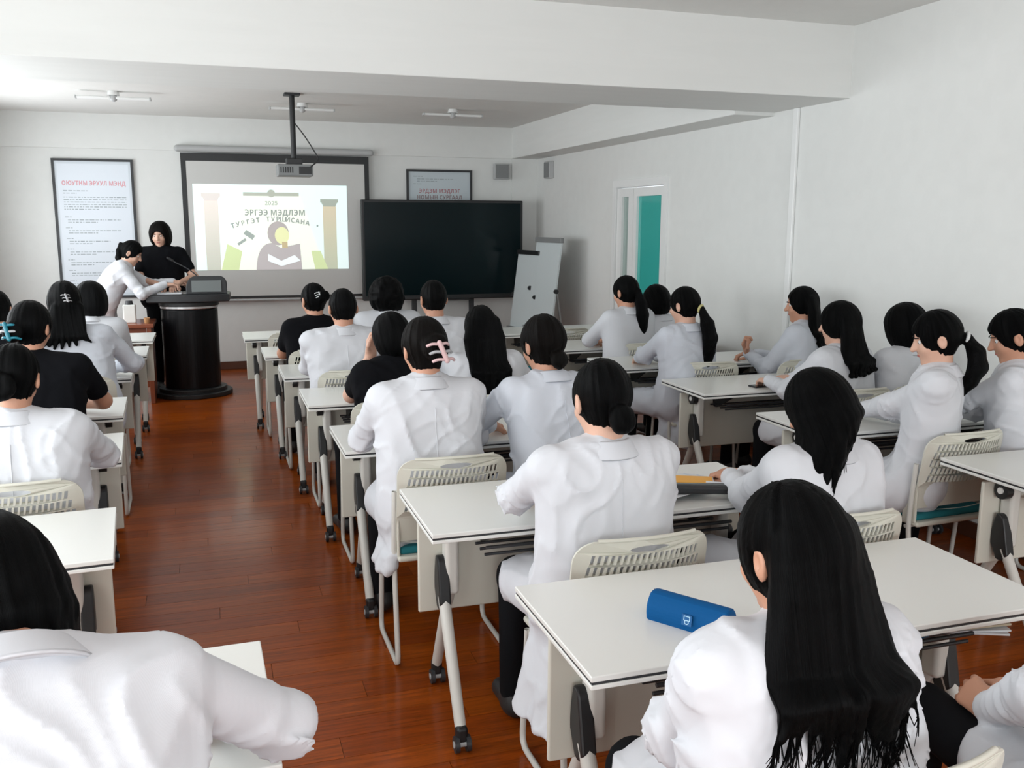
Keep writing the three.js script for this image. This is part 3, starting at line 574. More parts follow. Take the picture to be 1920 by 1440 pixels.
  if (hs.type === 'hang') {      // hair of a bent head, falling straight down
    const n = hs.n ?? 12, [a0, a1] = hs.arc ?? [-150, 60], f = V(...(hs.fall ?? [0, 0, 0]));
    for (let i = 0; i < n; i++) {
      const a = lerp(a0, a1, i / (n - 1)) * D2R, j = hash3(i, 21, Math.round(sd * 10)) - 0.5, L = (hs.len ?? 0.25) + j * 0.05 + (hs.tilt ?? 0) * (i / (n - 1));
      const u = Math.sin(a), w = Math.cos(a), p = [hp3(u * 0.058, 0.045, w * 0.06 + 0.012), hp3(u * 0.074, -0.01, w * 0.078 + 0.012), hp3(u * 0.08, -0.05, w * 0.085 + 0.012)]; const b = p[2];
      for (let k = 1; k <= 4; k++) { const t = k / 4; p.push(b.clone().add(V(0, -L * t, 0)).addScaledVector(f, t).add(V(0.008 * Math.sin(i * 2 + 3 * t), 0, 0.008 * Math.cos(i * 3 + 2 * t)).multiplyScalar(t))); }
      const rr = [0.03, 0.028, 0.026, 0.022, 0.018, 0.012, 0.005]; chains.push([p, rr]); for (let k = 0; k < p.length - 1; k++) locks.push(bone(p[k], p[k + 1], rr[k], rr[k + 1]));
    }
  }
  if (hs.type === 'pony') {
    const y0 = hs.at ?? -0.01, out = hs.out ?? 0.125, L = hs.len ?? 0.3, ts = hs.fat ?? 0.03, p = [hp3(0, y0, 0.095), hp3(0, y0 - 0.005, out)];
    const sx = hs.side ?? 0; for (let k = 1; k <= 4; k++) { const t = k / 4; p.push(hp3(0, y0, out).add(V(0, -L * t, 0)).addScaledVector(F, -(hs.back ?? 0.05) * Math.sin(Math.PI * Math.min(1, t * 1.1)) ).addScaledVector(R, sx * t)); }
    const rr = [0.022, 0.019, ts, ts * 1.15, ts * 0.9, hs.tip ?? 0.008]; for (let k = 0; k < p.length - 1; k++) { locks.push(bone(p[k], p[k + 1], rr[k], rr[k + 1])); if (k > 0) for (const e of [-1, 1]) locks.push(bone(p[k].clone().addScaledVector(R, e * (k > 1 ? ts * 0.55 : 0.004)), p[k + 1].clone().addScaledVector(R, e * ts * 0.55), rr[k] * 0.75, rr[k + 1] * 0.75)); }
  }
  if (hs.type === 'bun') { const y0 = hs.at ?? -0.045, r = hs.r ?? 0.036, out = hs.out ?? 0.103; for (let k = 0; k < 9; k++) { const a = k * 0.75, rr = r * 0.62; locks.push(bone(hp3((hs.side ?? 0) + Math.cos(a) * rr, y0 + Math.sin(a) * rr, out + 0.004 * (k % 3)), hp3((hs.side ?? 0) + Math.cos(a + 0.9) * rr, y0 + Math.sin(a + 0.9) * rr, out + 0.008), r * 0.55)); } }
  if (hs.type === 'loose') { const n = 8; for (let i = 0; i < n; i++) { const u = i / (n - 1) * 2 - 1, j = hash3(i, 7, Math.round(sd * 9)) - 0.5, a = hp3(u * 0.06, -0.03, 0.09), b = backPt(u * 0.09 + (hs.shift ?? 0) * 0.5, N.y - 0.04, 0.0), c = backPt(u * 0.12 + j * 0.05 + (hs.shift ?? 0), (hs.end ?? N.y - 0.18) + j * 0.08, 0.0); locks.push(bone(a, b, 0.026, 0.018), bone(b, c, 0.018, 0.007)); } }
  const cap = { short: [0.081, 0.108, 0.101, 0.012, 0.008], bob: [0.099, 0.118, 0.113, 0.008, 0.014], curly: [0.12, 0.125, 0.125, 0.0, 0.012] }[hs.type] ?? [0.0835, 0.11, 0.105, 0.012, 0.010];
  const big = hs.big ?? 1, nape = hs.nape ?? ({ short: -0.075, bob: -0.135, curly: -0.13, long: -0.08, hang: -0.08, loose: -0.09 }[hs.type] ?? -0.082);
  const lowCap = hs.type === 'bob' || hs.type === 'curly';
  const faceW = hs.faceW ?? (lowCap || hs.type === 'long' || hs.type === 'hang' ? 0.058 : 0.066), showEar = hs.ear ?? (['bun', 'pony', 'short'].includes(hs.type));
  const hug = ['bun', 'pony', 'short'].includes(hs.type);
  const hairF = (x, y, z) => {
    const [u, v, w] = toHead(x, y, z), au = Math.abs(u);
    let d = dEll(u, v - cap[3], w - cap[4], cap[0] * big, cap[1] * big, cap[2] * big);
    if (lowCap) d = smin(d, dEll(u, v + 0.05, w - 0.018, (cap[0] - 0.004) * big, 0.095 * (hs.drop ?? 1), 0.098 * big), 0.03);
    d = smax(d, -dEll(u, v + 0.038, w + 0.105, faceW, 0.094 + (hs.fringe ? -0.02 : 0), 0.088), 0.012);
    d = smax(d, nape - v - (w < 0 ? 0.25 * w : 0) * (lowCap ? 0 : 1), 0.015);
    if (!lowCap && hs.type !== 'long' && hs.type !== 'hang' && hs.type !== 'loose') d = smax(d, -(v + 0.03 + (w - 0.01) * 0.6 + 0.05), 0.02);
    if (hug) { const t = clamp((v + 0.085) / 0.12, 0, 1), base = smin(dEll(u, v - 0.016, w - 0.006, 0.071, 0.094, 0.089), dBone(neckB, x, y, z), 0.02); d = smax(d, base - lerp(0.004, 0.0165 * big * big, t * t * (3 - 2 * t)), 0.008); }
    if (showEar) d = smax(d, -dEll(au - 0.088, v + 0.014, w + 0.004, 0.02, 0.03, 0.02), 0.008);
    if (locks.length) d = smin(d, dBones(locks, hs.type === 'long' || hs.type === 'hang' ? 0.006 : 0.012, x, y, z), 0.014);
    if (d < 0.03 && d > -0.03) { const a = Math.atan2(u, w), hgt = y; d += (hs.groove ?? 1) * (0.0026 * noise(a * 9 + sd, hgt * 5, 2) + 0.0016 * noise(a * 24 + sd, hgt * 7 + sd, 5)); if (hs.type === 'curly') d += 0.007 * noise(x * 38, y * 38, z * 38); }
    return d;
  };
  if (hs.type) {
    const hb = [[C.x - 0.17, C.y - 0.24, C.z - 0.17], [C.x + 0.17, C.y + 0.16, C.z + 0.17]];
    if (locks.length) { const [l2, h2] = boundsOf([locks], 0.02); for (let i = 0; i < 3; i++) { hb[0][i] = Math.min(hb[0][i], l2[i]); hb[1][i] = Math.max(hb[1][i], h2[i]); } }
    const hg = meshField(hairF, hb[0], hb[1], Q[2]), p = hg.attributes.position, uv = new Float32Array(p.count * 2);
    for (let i = 0; i < p.count; i++) { const [u, v, w] = toHead(p.getX(i), p.getY(i), p.getZ(i)); uv[2 * i] = Math.atan2(u, w) / (2 * Math.PI) * 6; uv[2 * i + 1] = v * 1.2; }
    hg.setAttribute('uv', new THREE.BufferAttribute(uv, 2)); const hm_ = o.hairMat ?? hairMat;
    const hair = part('hair', local(hg), hm_, g);
    if (hs.wisps) {                                             // fine strands lying on the locks and leaving their ends
      const gs = [], per = Math.max(1, Math.round(hs.wisps / chains.length));
      chains.forEach(([p, rr], ci) => { for (let q = 0; q < per; q++) {
        const a1 = hash3(ci, q, 31) * 6.283, r1 = 0.75 + 0.35 * hash3(ci, q, 32), dx = R.clone().multiplyScalar(Math.cos(a1)).addScaledVector(F, Math.sin(a1) * 0.8), pts = [];
        for (let k = 2; k < p.length; k++) pts.push(p[k].clone().addScaledVector(dx, rr[k] * r1));
        const last = pts[pts.length - 1], dirn = last.clone().sub(pts[pts.length - 2]).setY(0).multiplyScalar(3).add(V(0, -0.14, 0)).normalize(), ext = (hs.wispLen ?? 0.06) * hash3(ci, q, 33) ** 2, side = (hash3(ci, q, 34) - 0.5) * 0.9;
        pts.push(last.clone().addScaledVector(dirn, ext * 0.5).addScaledVector(R, ext * 0.35 * side).addScaledVector(F, -0.004)); pts.push(last.clone().addScaledVector(dirn, ext).addScaledVector(R, ext * side).addScaledVector(F, -0.002));
        gs.push(new THREE.TubeGeometry(new THREE.CatmullRomCurve3(pts), 18, 0.0005 + 0.0008 * hash3(ci, q, 35), 4));
      } });
      part('hair_strands', local(mergeGeometries(gs)), hm_, hair).userData.kind = 'stuff';
    }
    if (hs.tie) part('hair_tie', local((() => { const c = hp3(0, hs.at ?? -0.01, (hs.out ?? 0.125) - 0.004), t = new THREE.TorusGeometry(0.022, 0.008, 8, 18); t.applyQuaternion(new THREE.Quaternion().setFromUnitVectors(V(0, 0, 1), hz.clone().add(V(0, -0.5, 0)).normalize())); t.translate(c.x, c.y, c.z); return t; })()), hs.tie, hair);
    if (hs.clip) { // claw clip: spine with two rows of teeth
      const k = new THREE.Group(); k.name = 'hair_clip'; hair.add(k); const s = hs.clip.size ?? 1, cy = hs.clip.y ?? -0.01, cxx = hs.clip.x ?? 0, w0 = hs.clip.z ?? 0.122;
      part('clip_spine', onHead(new THREE.CapsuleGeometry(0.008 * s, 0.06 * s, 4, 10).rotateZ(hs.clip.turn ?? 0.3).translate(cxx, cy, w0 + 0.004)), hs.clip.mat, k);
      for (const e of [-1, 1]) for (let i = -1; i <= 1; i++) { const bx = cxx + e * 0.006 * s - Math.sin(hs.clip.turn ?? 0.3) * i * 0.022 * s, by = cy + i * 0.024 * s; part('clip_tooth', onHead(tubeThrough([[bx, by, w0 + 0.002], [bx + e * 0.018 * s, by + 0.003, w0 - 0.002], [bx + e * 0.03 * s, by - 0.004, w0 - 0.022]], 0.0048 * s, 6, 0.01)), i === 0 && hs.clip.mat2 ? hs.clip.mat2 : hs.clip.mat, k); }
    }
  }
  return { g, C, N, hip, R, F };
}
const clipPink = MAT([0.62, 0.42, 0.42], 0.25), clipTeal = MAT([0.01, 0.16, 0.22], 0.25), clipGrey = MAT([0.35, 0.35, 0.36], 0.3), tieYellow = MAT([0.55, 0.5, 0.22], 0.6), tieWhite = MAT([0.6, 0.62, 0.62], 0.6);

// ---- middle column
person({ label: 'girl with long loose black hair, white coat, closest to the camera on the right', top: [0.928, 1.256, -1.33], hip: [0.98, -1.285], turn: 4, look: 14, nod: 12, q: 'near', seam: true, shoulder: 0.185, bulk: 1.06, folds: 1.3,
  right: { hand: [1.06, 0.66, -1.60], pole: [0.8, -0.7, 0.3] }, left: { hand: [0.92, 0.66, -1.62], pole: [-0.8, -0.7, 0.3] },
  hair: { type: 'long', n: 13, end: 0.86, width: 0.138, ragged: 0.09, round: 0.04, roundL: 0.12, wave: 0.9, tip: 0.002, wisps: 520, wispLen: 0.10, shift: -0.02, big: 1.04, ear: true }, face: true });
person({ label: 'woman with a low black bun, white coat, elbow out on the second table', top: [1.061, 1.306, -2.46], hip: [1.075, -2.43], turn: 3, look: 6, nod: 14, q: 'near', seam: true, shoulder: 0.185, bulk: 1.05, skin: skinPale,
  left: { hand: [0.98, 0.80, -2.83], pole: [-1, -0.5, 0.12] }, right: { hand: [1.2, 0.80, -2.84], pole: [0.8, -0.7, 0.2] },
  tails: [[[0.93, 0.50, -2.30], [0.90, 0.50, -2.50], [0.815, 0.27, -2.46], [0.85, 0.27, -2.20], 0.022]],
  hair: { type: 'bun', at: -0.062, r: 0.033, out: 0.098 }, face: true });
person({ label: 'long-haired girl bent over the papers on the second table', top: [1.734, 1.241, -2.42], hip: [1.79, -2.43], turn: 10, look: 26, nod: 26, tilt: -6, q: 'near', shoulder: 0.175, roll: 0.03,
  left: { hand: [1.73, 0.80, -2.80], pole: [-0.3, -1, 0.1] }, right: { hand: [1.8, 0.80, -2.82] },
  neck: [1.80, 1.0, -2.37], hunch: 0.05,
  hair: { type: 'hang', n: 15, arc: [-130, 60], len: 0.31, tilt: -0.2, fall: [-0.06, 0, 0.03], wisps: 90, wispLen: 0.1, big: 1.06 }, face: true });
person({ label: 'woman with a pink claw clip, white coat hanging beside her chair', top: [0.781, 1.324, -3.55], hip: [0.79, -3.45], turn: 2, look: 12, nod: 10, q: 'near', seam: true, shoulder: 0.182, bulk: 1.04,
  left: { hand: [0.68, 0.80, -3.88], pole: [-0.9, -0.7, 0.25] }, right: { hand: [0.92, 0.80, -3.88], pole: [0.7, -0.8, 0.25] },
  tails: [[[0.66, 0.52, -3.36], [0.64, 0.52, -3.52], [0.575, 0.40, -3.47], [0.585, 0.38, -3.33], 0.02]],
  hair: { type: 'bun', at: 0.0, r: 0.045, out: 0.1, big: 1.08, nape: -0.085, clip: { mat: clipPink, mat2: clipGrey, size: 1.25, y: -0.02, x: 0.01, z: 0.148, turn: 0.35 } }, hairMat: hairBrown });
person({ label: 'student with a dark brown bob and bluish white coat beside the clip woman', top: [1.291, 1.313, -3.6], hip: [1.355, -3.45], turn: 8, look: 16, nod: 12, q: 'near', seam: true, cloth: coatCool, shoulder: 0.18,
  left: { hand: [1.16, 0.80, -3.88], pole: [-1, -0.5, 0.1] }, right: { hand: [1.4, 0.80, -3.9] },
  hair: { type: 'bun', at: -0.07, r: 0.03, out: 0.092, big: 1.1, nape: -0.09 }, hairMat: hairBrown });
person({ label: 'student in a black t-shirt resting head on hand at the fourth table', top: [0.842, 1.239, -4.68], hip: [0.87, -4.56], turn: 14, look: 30, nod: 18, q: 'mid', outfit: 'tshirt', shoulder: 0.17, skin: skinPale,
  left: { hand: [0.79, 1.0, -4.83], pole: [-0.5, -0.9, 0.1], dir: [0.1, 1, 0.0], palm: [0.6, 0, 0.8], curl: 0.5 }, right: { hand: [0.93, 0.80, -4.98] },
  hair: { type: 'bob', big: 0.95, drop: 0.85 } });
person({ label: 'girl with very long straight black hair down her white coat', top: [1.321, 1.268, -4.62], hip: [1.36, -4.56], turn: 2, look: 4, nod: 8, q: 'mid', shoulder: 0.165,
  right: { hand: [1.45, 0.80, -4.78], pole: [0.9, -0.6, 0.2] }, left: { hand: [1.22, 0.8, -4.95] },
  hair: { type: 'long', n: 9, end: 0.80, width: 0.10, wave: 0.4, ragged: 0.06, wisps: 60, tip: 0.006 } });
person({ label: 'short-haired man in a white coat, left of the two men', top: [0.74, 1.303, -5.55], hip: [0.755, -5.52], turn: 0, look: 8, nod: 10, q: 'mid', seam: true, shoulder: 0.205, bulk: 1.08, hair: { type: 'short' } });
person({ label: 'short-haired man in a white coat, right of the two men', top: [1.302, 1.341, -5.6], hip: [1.345, -5.53], turn: 0, look: 10, nod: 8, q: 'mid', shoulder: 0.2, bulk: 1.05, hair: { type: 'short' } });
person({ label: 'student with wide loose dark hair before the display screen', top: [1.165, 1.314, -6.45], hip: [1.2, -6.47], turn: 0, look: 12, nod: 4, q: 'far', hair: { type: 'curly', drop: 1.0 }, shoulder: 0.18 });
person({ label: 'woman in a black t-shirt with a small clipped bun, sixth row', top: [0.668, 1.275, -6.5], hip: [0.69, -6.46], turn: 6, look: 22, nod: 8, q: 'far', outfit: 'tshirt', hair: { type: 'bun', at: 0.02, r: 0.034, side: 0.02, out: 0.105, clip: { mat: tieWhite, size: 0.6, y: 0.03, x: -0.015, z: 0.12 } } });
// ---- left column
person({ label: 'student in a white coat filling the lower left corner', top: [-0.355, 1.25, -1.52], neck: [-0.275, 1.105, -1.31], hip: [-0.215, -1.12], turn: 10, look: 16, nod: 36, tilt: -4, q: 'near', shoulder: 0.19, bulk: 1.1, roll: 0.05, hunch: 0.05, folds: 1.0,
  right: { hand: [-0.02, 0.80, -1.66], pole: [1, -0.3, 0.25] }, left: { hand: [-0.46, 0.8, -1.75] },
  hair: { type: 'hang', n: 16, arc: [-120, 150], len: 0.18, fall: [0.03, 0, 0.05], wisps: 60, wispLen: 0.05, big: 1.08 } });
person({ label: 'student with a low bun and broad white coat at the left edge', top: [-0.665, 1.26, -3.62], hip: [-0.66, -3.50], turn: 0, look: -6, nod: 22, q: 'near', seam: true, shoulder: 0.19, bulk: 1.1,
  right: { hand: [-0.56, 0.80, -3.95], pole: [1, -0.5, 0.2] }, left: { hand: [-0.8, 0.8, -3.95], pole: [-1, -0.5, 0.2] },
  hair: { type: 'bun', at: -0.05, r: 0.042, side: -0.01, out: 0.1, big: 1.06 } });
person({ label: 'student in a black t-shirt with a teal hair clip', top: [-0.79, 1.325, -4.75], hip: [-0.775, -4.60], turn: -4, look: -20, nod: 8, q: 'mid', outfit: 'tshirt', shoulder: 0.195, bulk: 1.05,
  right: { hand: [-0.70, 0.795, -5.0], pole: [1, -0.4, 0.2], dir: [-1, 0, -0.4] }, left: { hand: [-0.92, 0.8, -5.0] },
  hair: { type: 'bun', at: -0.02, r: 0.04, out: 0.1, big: 1.1, side: -0.02, clip: { mat: clipTeal, mat2: clipGrey, size: 1.2, y: -0.02, x: -0.03, z: 0.135 } } });
person({ label: 'student with loose black strands over a grey-white coat', top: [-0.80, 1.342, -5.85], hip: [-0.72, -5.70], turn: 6, look: 14, nod: 10, q: 'mid', cloth: coatCool, shoulder: 0.18,
  right: { hand: [-0.60, 0.80, -6.12], pole: [1, -0.5, 0.2] }, hair: { type: 'loose', end: 1.0, big: 1.1, shift: -0.02, clip: { mat: clipGrey, size: 0.7, y: 0.02, x: 0.0, z: 0.13 } } });
person({ label: 'black-haired student half hidden before the loose-haired one', top: [-0.765, 1.285, -6.8], hip: [-0.80, -6.65], turn: 0, look: 6, nod: 8, q: 'far', hair: { type: 'bob', big: 1.05 } });
person({ label: 'dark clothed student cut by the left edge of the picture', top: [-1.165, 1.305, -5.95], hip: [-1.22, -5.74], turn: 0, look: -10, nod: 6, q: 'far', outfit: 'tshirt', hair: { type: 'short' } });
// ---- right column
person({ label: 'girl with a high ponytail turned left, hands on the second right table', top: [2.913, 1.326, -3.2], hip: [2.955, -3.25], turn: 46, look: 60, nod: 16, q: 'near', shoulder: 0.165, folds: 0.7, seam: true, cloth: coatMat, skin: skinPale,
  left: { hand: [2.86, 0.80, -3.62], pole: [-0.5, -0.8, 0.5], dir: [-0.3, 0, -1] }, right: { hand: [2.97, 0.80, -3.70], pole: [0.5, -0.8, 0.3], dir: [-0.6, 0, -0.6] },
  legL: { knee: [2.60, 0.52, -3.28], foot: [2.60, 0.075, -3.36] }, legR: { knee: [2.72, 0.52, -3.52], foot: [2.70, 0.075, -3.58] },
  hair: { type: 'pony', at: -0.025, out: 0.12, len: 0.25, fat: 0.034, back: 0.05, tie: tieWhite, big: 1.04 }, face: true });
person({ label: 'girl in profile cut by the right edge, hair tied back', top: [3.319, 1.318, -3.2], hip: [3.42, -3.2], turn: 40, look: 55, nod: 20, q: 'near', shoulder: 0.17,
  left: { hand: [3.25, 0.80, -3.62], pole: [-0.5, -0.8, 0.4] }, right: { hand: [3.35, 0.80, -3.66], pole: [0.5, -0.8, 0.3] },
  hair: { type: 'bun', at: -0.06, r: 0.034, out: 0.1, big: 1.05 }, face: true });
person({ label: 'girl whose round black bob is half hidden by the ponytail girl', top: [3.64, 1.249, -4.22], hip: [3.655, -4.17], turn: 10, look: 20, nod: 12, q: 'mid', shoulder: 0.165, hair: { type: 'bob', big: 1.06, drop: 1.05 } });
person({ label: 'girl with shoulder-length thick black hair at the third right table', top: [3.18, 1.281, -4.17], hip: [3.225, -4.16], turn: 16, look: 34, nod: 8, q: 'mid', shoulder: 0.165, skin: skinPale,
  hair: { type: 'long', n: 9, end: 0.94, width: 0.10, wave: 0.7, shift: 0.02, ragged: 0.04, tip: 0.014, big: 1.05 }, face: true });
person({ label: 'girl by the white conduit resting chin on her hand', top: [3.633, 1.29, -5.15], hip: [3.63, -5.10], turn: 34, look: 58, nod: 8, q: 'mid', shoulder: 0.165, cloth: coatCool,
  left: { hand: [3.40, 0.83, -5.35], pole: [-0.4, -0.9, 0.2], dir: [-0.4, 0.9, -0.1], palm: [0.6, 0, 0.6], curl: 1.1 }, right: { hand: [3.55, 0.80, -5.5] },
  hair: { type: 'long', n: 7, end: 1.02, width: 0.07, tip: 0.014, big: 0.98 }, face: true });
person({ label: 'girl with a waist-long ponytail and pale yellow hair tie', top: [2.804, 1.298, -5.2], hip: [2.86, -5.20], turn: 16, look: 30, nod: 12, q: 'mid', shoulder: 0.17, cloth: coatCool, skin: skinPale,
  left: { hand: [2.70, 0.80, -5.56], pole: [-0.9, -0.6, 0.2] },
  tails: [[[2.80, 0.50, -5.10], [2.74, 0.50, -5.26], [2.70, 0.34, -5.24], [2.78, 0.32, -5.06], 0.03], [[2.96, 0.5, -5.06], [2.8, 0.5, -5.08], [2.78, 0.32, -5.04], [2.95, 0.34, -5.02], 0.025]],
  hair: { type: 'pony', at: -0.035, out: 0.115, len: 0.36, fat: 0.036, back: 0.05, side: 0.07, tip: 0.02, tie: tieYellow }, face: true });
person({ label: 'girl with a thick tress down her back beside the flip charts', top: [2.848, 1.31, -6.15], hip: [2.90, -6.14], turn: 12, look: 26, nod: 10, q: 'far', shoulder: 0.165,
  left: { hand: [2.76, 0.80, -6.48], pole: [-1, -0.6, 0.2] }, hair: { type: 'pony', at: 0.0, out: 0.11, len: 0.34, fat: 0.034, back: 0.03, side: 0.05, tip: 0.016, big: 1.04 }, face: true });
person({ label: 'student bowed low between the two ponytail girls', top: [3.129, 1.214, -6.3], hip: [3.27, -6.17], turn: 10, look: 20, nod: 34, q: 'far', shoulder: 0.165, hair: { type: 'bob', drop: 0.8, big: 0.97 } });
// ---- the neighbour at the right border: only forearms and hands reach the picture
person({ label: 'student beside the closest girl, only folded hands and sleeves in view', top: [1.64, 1.27, -1.13], hip: [1.63, -1.10], turn: 0, look: -4, nod: 10, q: 'near', shoulder: 0.18, hair: { type: 'bob' }, hem: 0.55, skin: skinMat,
  legL: { knee: [1.585, 0.54, -1.66], foot: [1.58, 0.075, -1.68] }, legR: { knee: [1.76, 0.54, -1.60], foot: [1.76, 0.075, -1.62] },
  left: { hand: [1.585, 0.632, -1.485], pole: [-1, -0.5, 0.4], dir: [0.22, 0.03, -1], palm: [0.75, -0.65, 0], curl: 0.8, fine: 0.0032 }, right: { hand: [1.715, 0.632, -1.47], pole: [1, -0.4, 0.3], dir: [-0.3, 0.03, -1], palm: [-0.75, -0.65, 0], curl: 0.75, fine: 0.0032 } });
// ---- presenters
person({ label: 'woman in a black short-sleeved top standing behind the podium', top: [-0.45, 1.668, -9.85], hip: [-0.44, -9.86], hipY: 0.92, standing: true, turn: 176, look: 165, nod: 16, q: 'mid', outfit: 'tshirt', shoulder: 0.175, skin: skinPale,
  right: { hand: [-0.50, 1.09, -9.62], pole: [-0.6, -0.8, -0.2] }, left: { hand: [-0.28, 1.09, -9.62], pole: [0.8, -0.7, -0.2] },
  legR: { knee: [-0.53, 0.49, -9.85], foot: [-0.53, 0.075, -9.87] }, legL: { knee: [-0.36, 0.49, -9.85], foot: [-0.36, 0.075, -9.87] },
  hair: { type: 'bob', big: 1.06, drop: 1.05, faceW: 0.07 }, hairMat: hairBrown, face: true });
person({ label: 'woman in a white shirt with a ponytail bending over the podium', top: [-0.63, 1.49, -9.55], hip: [-0.97, -9.60], hipY: 0.93, standing: true, turn: -85, look: -100, nod: 30, q: 'mid', shoulder: 0.165, skin: skinPale,
  right: { hand: [-0.40, 1.09, -9.42], pole: [0.1, -0.9, 0.4], dir: [1, 0, -0.1] }, left: { hand: [-0.34, 1.10, -9.66], pole: [0, -0.9, -0.4], dir: [1, 0, -0.1] },
  legR: { knee: [-0.98, 0.49, -9.52], foot: [-1.0, 0.075, -9.52] }, legL: { knee: [-0.96, 0.49, -9.70], foot: [-1.0, 0.075, -9.70] },
  hair: { type: 'pony', at: 0.03, out: 0.12, len: 0.26, fat: 0.026, back: 0.03, side: 0 }, face: true });
// ---------------------------------------------------------------- front of the room
function canvasTex(w, h, draw) { const c = document.createElement('canvas'); c.width = w; c.height = h; const x = c.getContext('2d'); draw(x, w, h); const t = new THREE.CanvasTexture(c); t.colorSpace = THREE.SRGBColorSpace; t.magFilter = THREE.LinearFilter; return t; }
{ // projection screen with a projected slide
  const s = thing('projection_screen', 'pull-down projection screen with black border showing a slide', 'projection screen', [0.79, 0.80, -10.96]);
  const x0 = -1.025, x1 = 1.025, y1 = 1.615, bt = 0.085, bs = 0.052;
  part('casing', (() => { const g = new THREE.CapsuleGeometry(0.036, 2.1, 6, 14); g.rotateZ(Math.PI / 2); g.translate(0, 1.66, 0.0); return g; })(), M.lightgrey, s);
  part('screen_fabric', box(x0, 0.02, -0.004, x1, y1, 0), M.screen, s);
  part('black_border', mergeGeometries([box(x0, y1 - bt, 0, x1, y1, 0.0025), box(x0, 0.02, 0, x0 + bs, y1 - bt, 0.0025), box(x1 - bs, 0.02, 0, x1, y1 - bt, 0.0025), box(x0 + bs, 0.02, 0, x1 - bs, 0.045, 0.0025)]), M.black, s);
  part('bottom_bar', rod([x0, 0.0, 0], [x1, 0.0, 0], 0.014, 0.014, 10), M.lightgrey, s);
  part('pull_cord', rod([0.3, -0.06, 0], [0.3, 0, 0], 0.003, 0.003, 6), M.dark, s);
  const slide = canvasTex(1024, 580, (c, w, h) => {
    c.fillStyle = '#dff0ee'; c.fillRect(0, 0, w, h);
    c.fillStyle = '#e9efe2'; c.beginPath(); c.moveTo(320, 70); c.lineTo(700, 70); c.lineTo(860, h); c.lineTo(150, h); c.fill();
    c.fillStyle = '#a9aea2'; c.fillRect(322, 52, 372, 24); c.beginPath(); c.arc(508, 58, 26, 0, 7); c.fill();
    const col = (x, a, b, y0, top) => { c.fillStyle = top; c.fillRect(x - 62, y0, 124, 26); c.beginPath(); c.moveTo(x - 54, y0 + 26); c.lineTo(x + 54, y0 + 26); c.lineTo(x + 42, y0 + 52); c.lineTo(x - 42, y0 + 52); c.fill(); const g = c.createLinearGradient(0, y0, 0, h); g.addColorStop(0, a); g.addColorStop(1, b); c.fillStyle = g; c.fillRect(x - 46, y0 + 52, 92, h); };
    col(112, '#dcd3cc', '#bcbfb2', 60, '#cfc9c4'); col(900, '#cbbfa6', '#b6bca6', 92, '#9fa79c');
    c.fillStyle = '#a9b1a9'; c.textAlign = 'center'; c.font = 'bold 40px sans-serif'; c.fillText('2025', 506, 138);
    c.fillStyle = '#8f9792'; c.font = 'bold 58px sans-serif'; c.fillText('ЭРГЭЭ МЭДЛЭМ', 530, 208, 410);
    c.font = 'bold 46px sans-serif'; const t = 'ТУРГЭТ ТУРШИСАНА •'; for (let i = 0; i < t.length; i++) { const u = i / (t.length - 1) * 2 - 1; c.save(); c.translate(530 + u * 280, 248 + 46 * u * u); c.rotate(u * 0.22); c.fillText(t[i], 0, 0); c.restore(); }
    c.fillStyle = '#98a29d'; c.save(); c.translate(352, 340); c.rotate(0.62); c.fillRect(-36, -17, 72, 34); c.restore(); c.save(); c.translate(310, 382); c.rotate(-0.6); c.fillRect(-42, -9, 64, 18); c.restore();
    c.fillStyle = '#c8d6a4'; c.beginPath(); c.moveTo(205, 402); c.lineTo(300, 452); c.lineTo(275, h); c.lineTo(160, h); c.fill(); c.beginPath(); c.moveTo(765, 452); c.lineTo(830, 452); c.lineTo(880, h); c.lineTo(790, h); c.fill();
    c.fillStyle = '#aca6a4'; c.beginPath(); c.ellipse(545, 330, 72, 82, 0, 0, 7); c.fill(); c.fillStyle = '#dcdfae'; c.beginPath(); c.ellipse(570, 345, 48, 58, 0, 0, 7); c.fill();
    c.fillStyle = '#b0abab'; c.beginPath(); c.moveTo(390, h); c.quadraticCurveTo(400, 400, 500, 395); c.lineTo(560, 430); c.lineTo(690, 400); c.lineTo(700, h); c.fill();
    c.fillStyle = '#bcae8a'; c.fillRect(568, 388, 38, 42);
    c.fillStyle = '#e6eef0'; c.beginPath(); c.moveTo(470, 470); c.lineTo(560, 520); c.lineTo(650, 480); c.lineTo(690, 520); c.lineTo(560, 556); c.lineTo(470, 520); c.fill();
  });
  part('projected_slide', (() => { const g = new THREE.PlaneGeometry(1.68, 0.945); g.translate(-0.075, 0.812, 0.004); return g; })(), new THREE.MeshStandardMaterial({ map: slide, roughness: 0.9, emissive: 0xffffff, emissiveMap: slide, emissiveIntensity: 0.5 }), s);
}
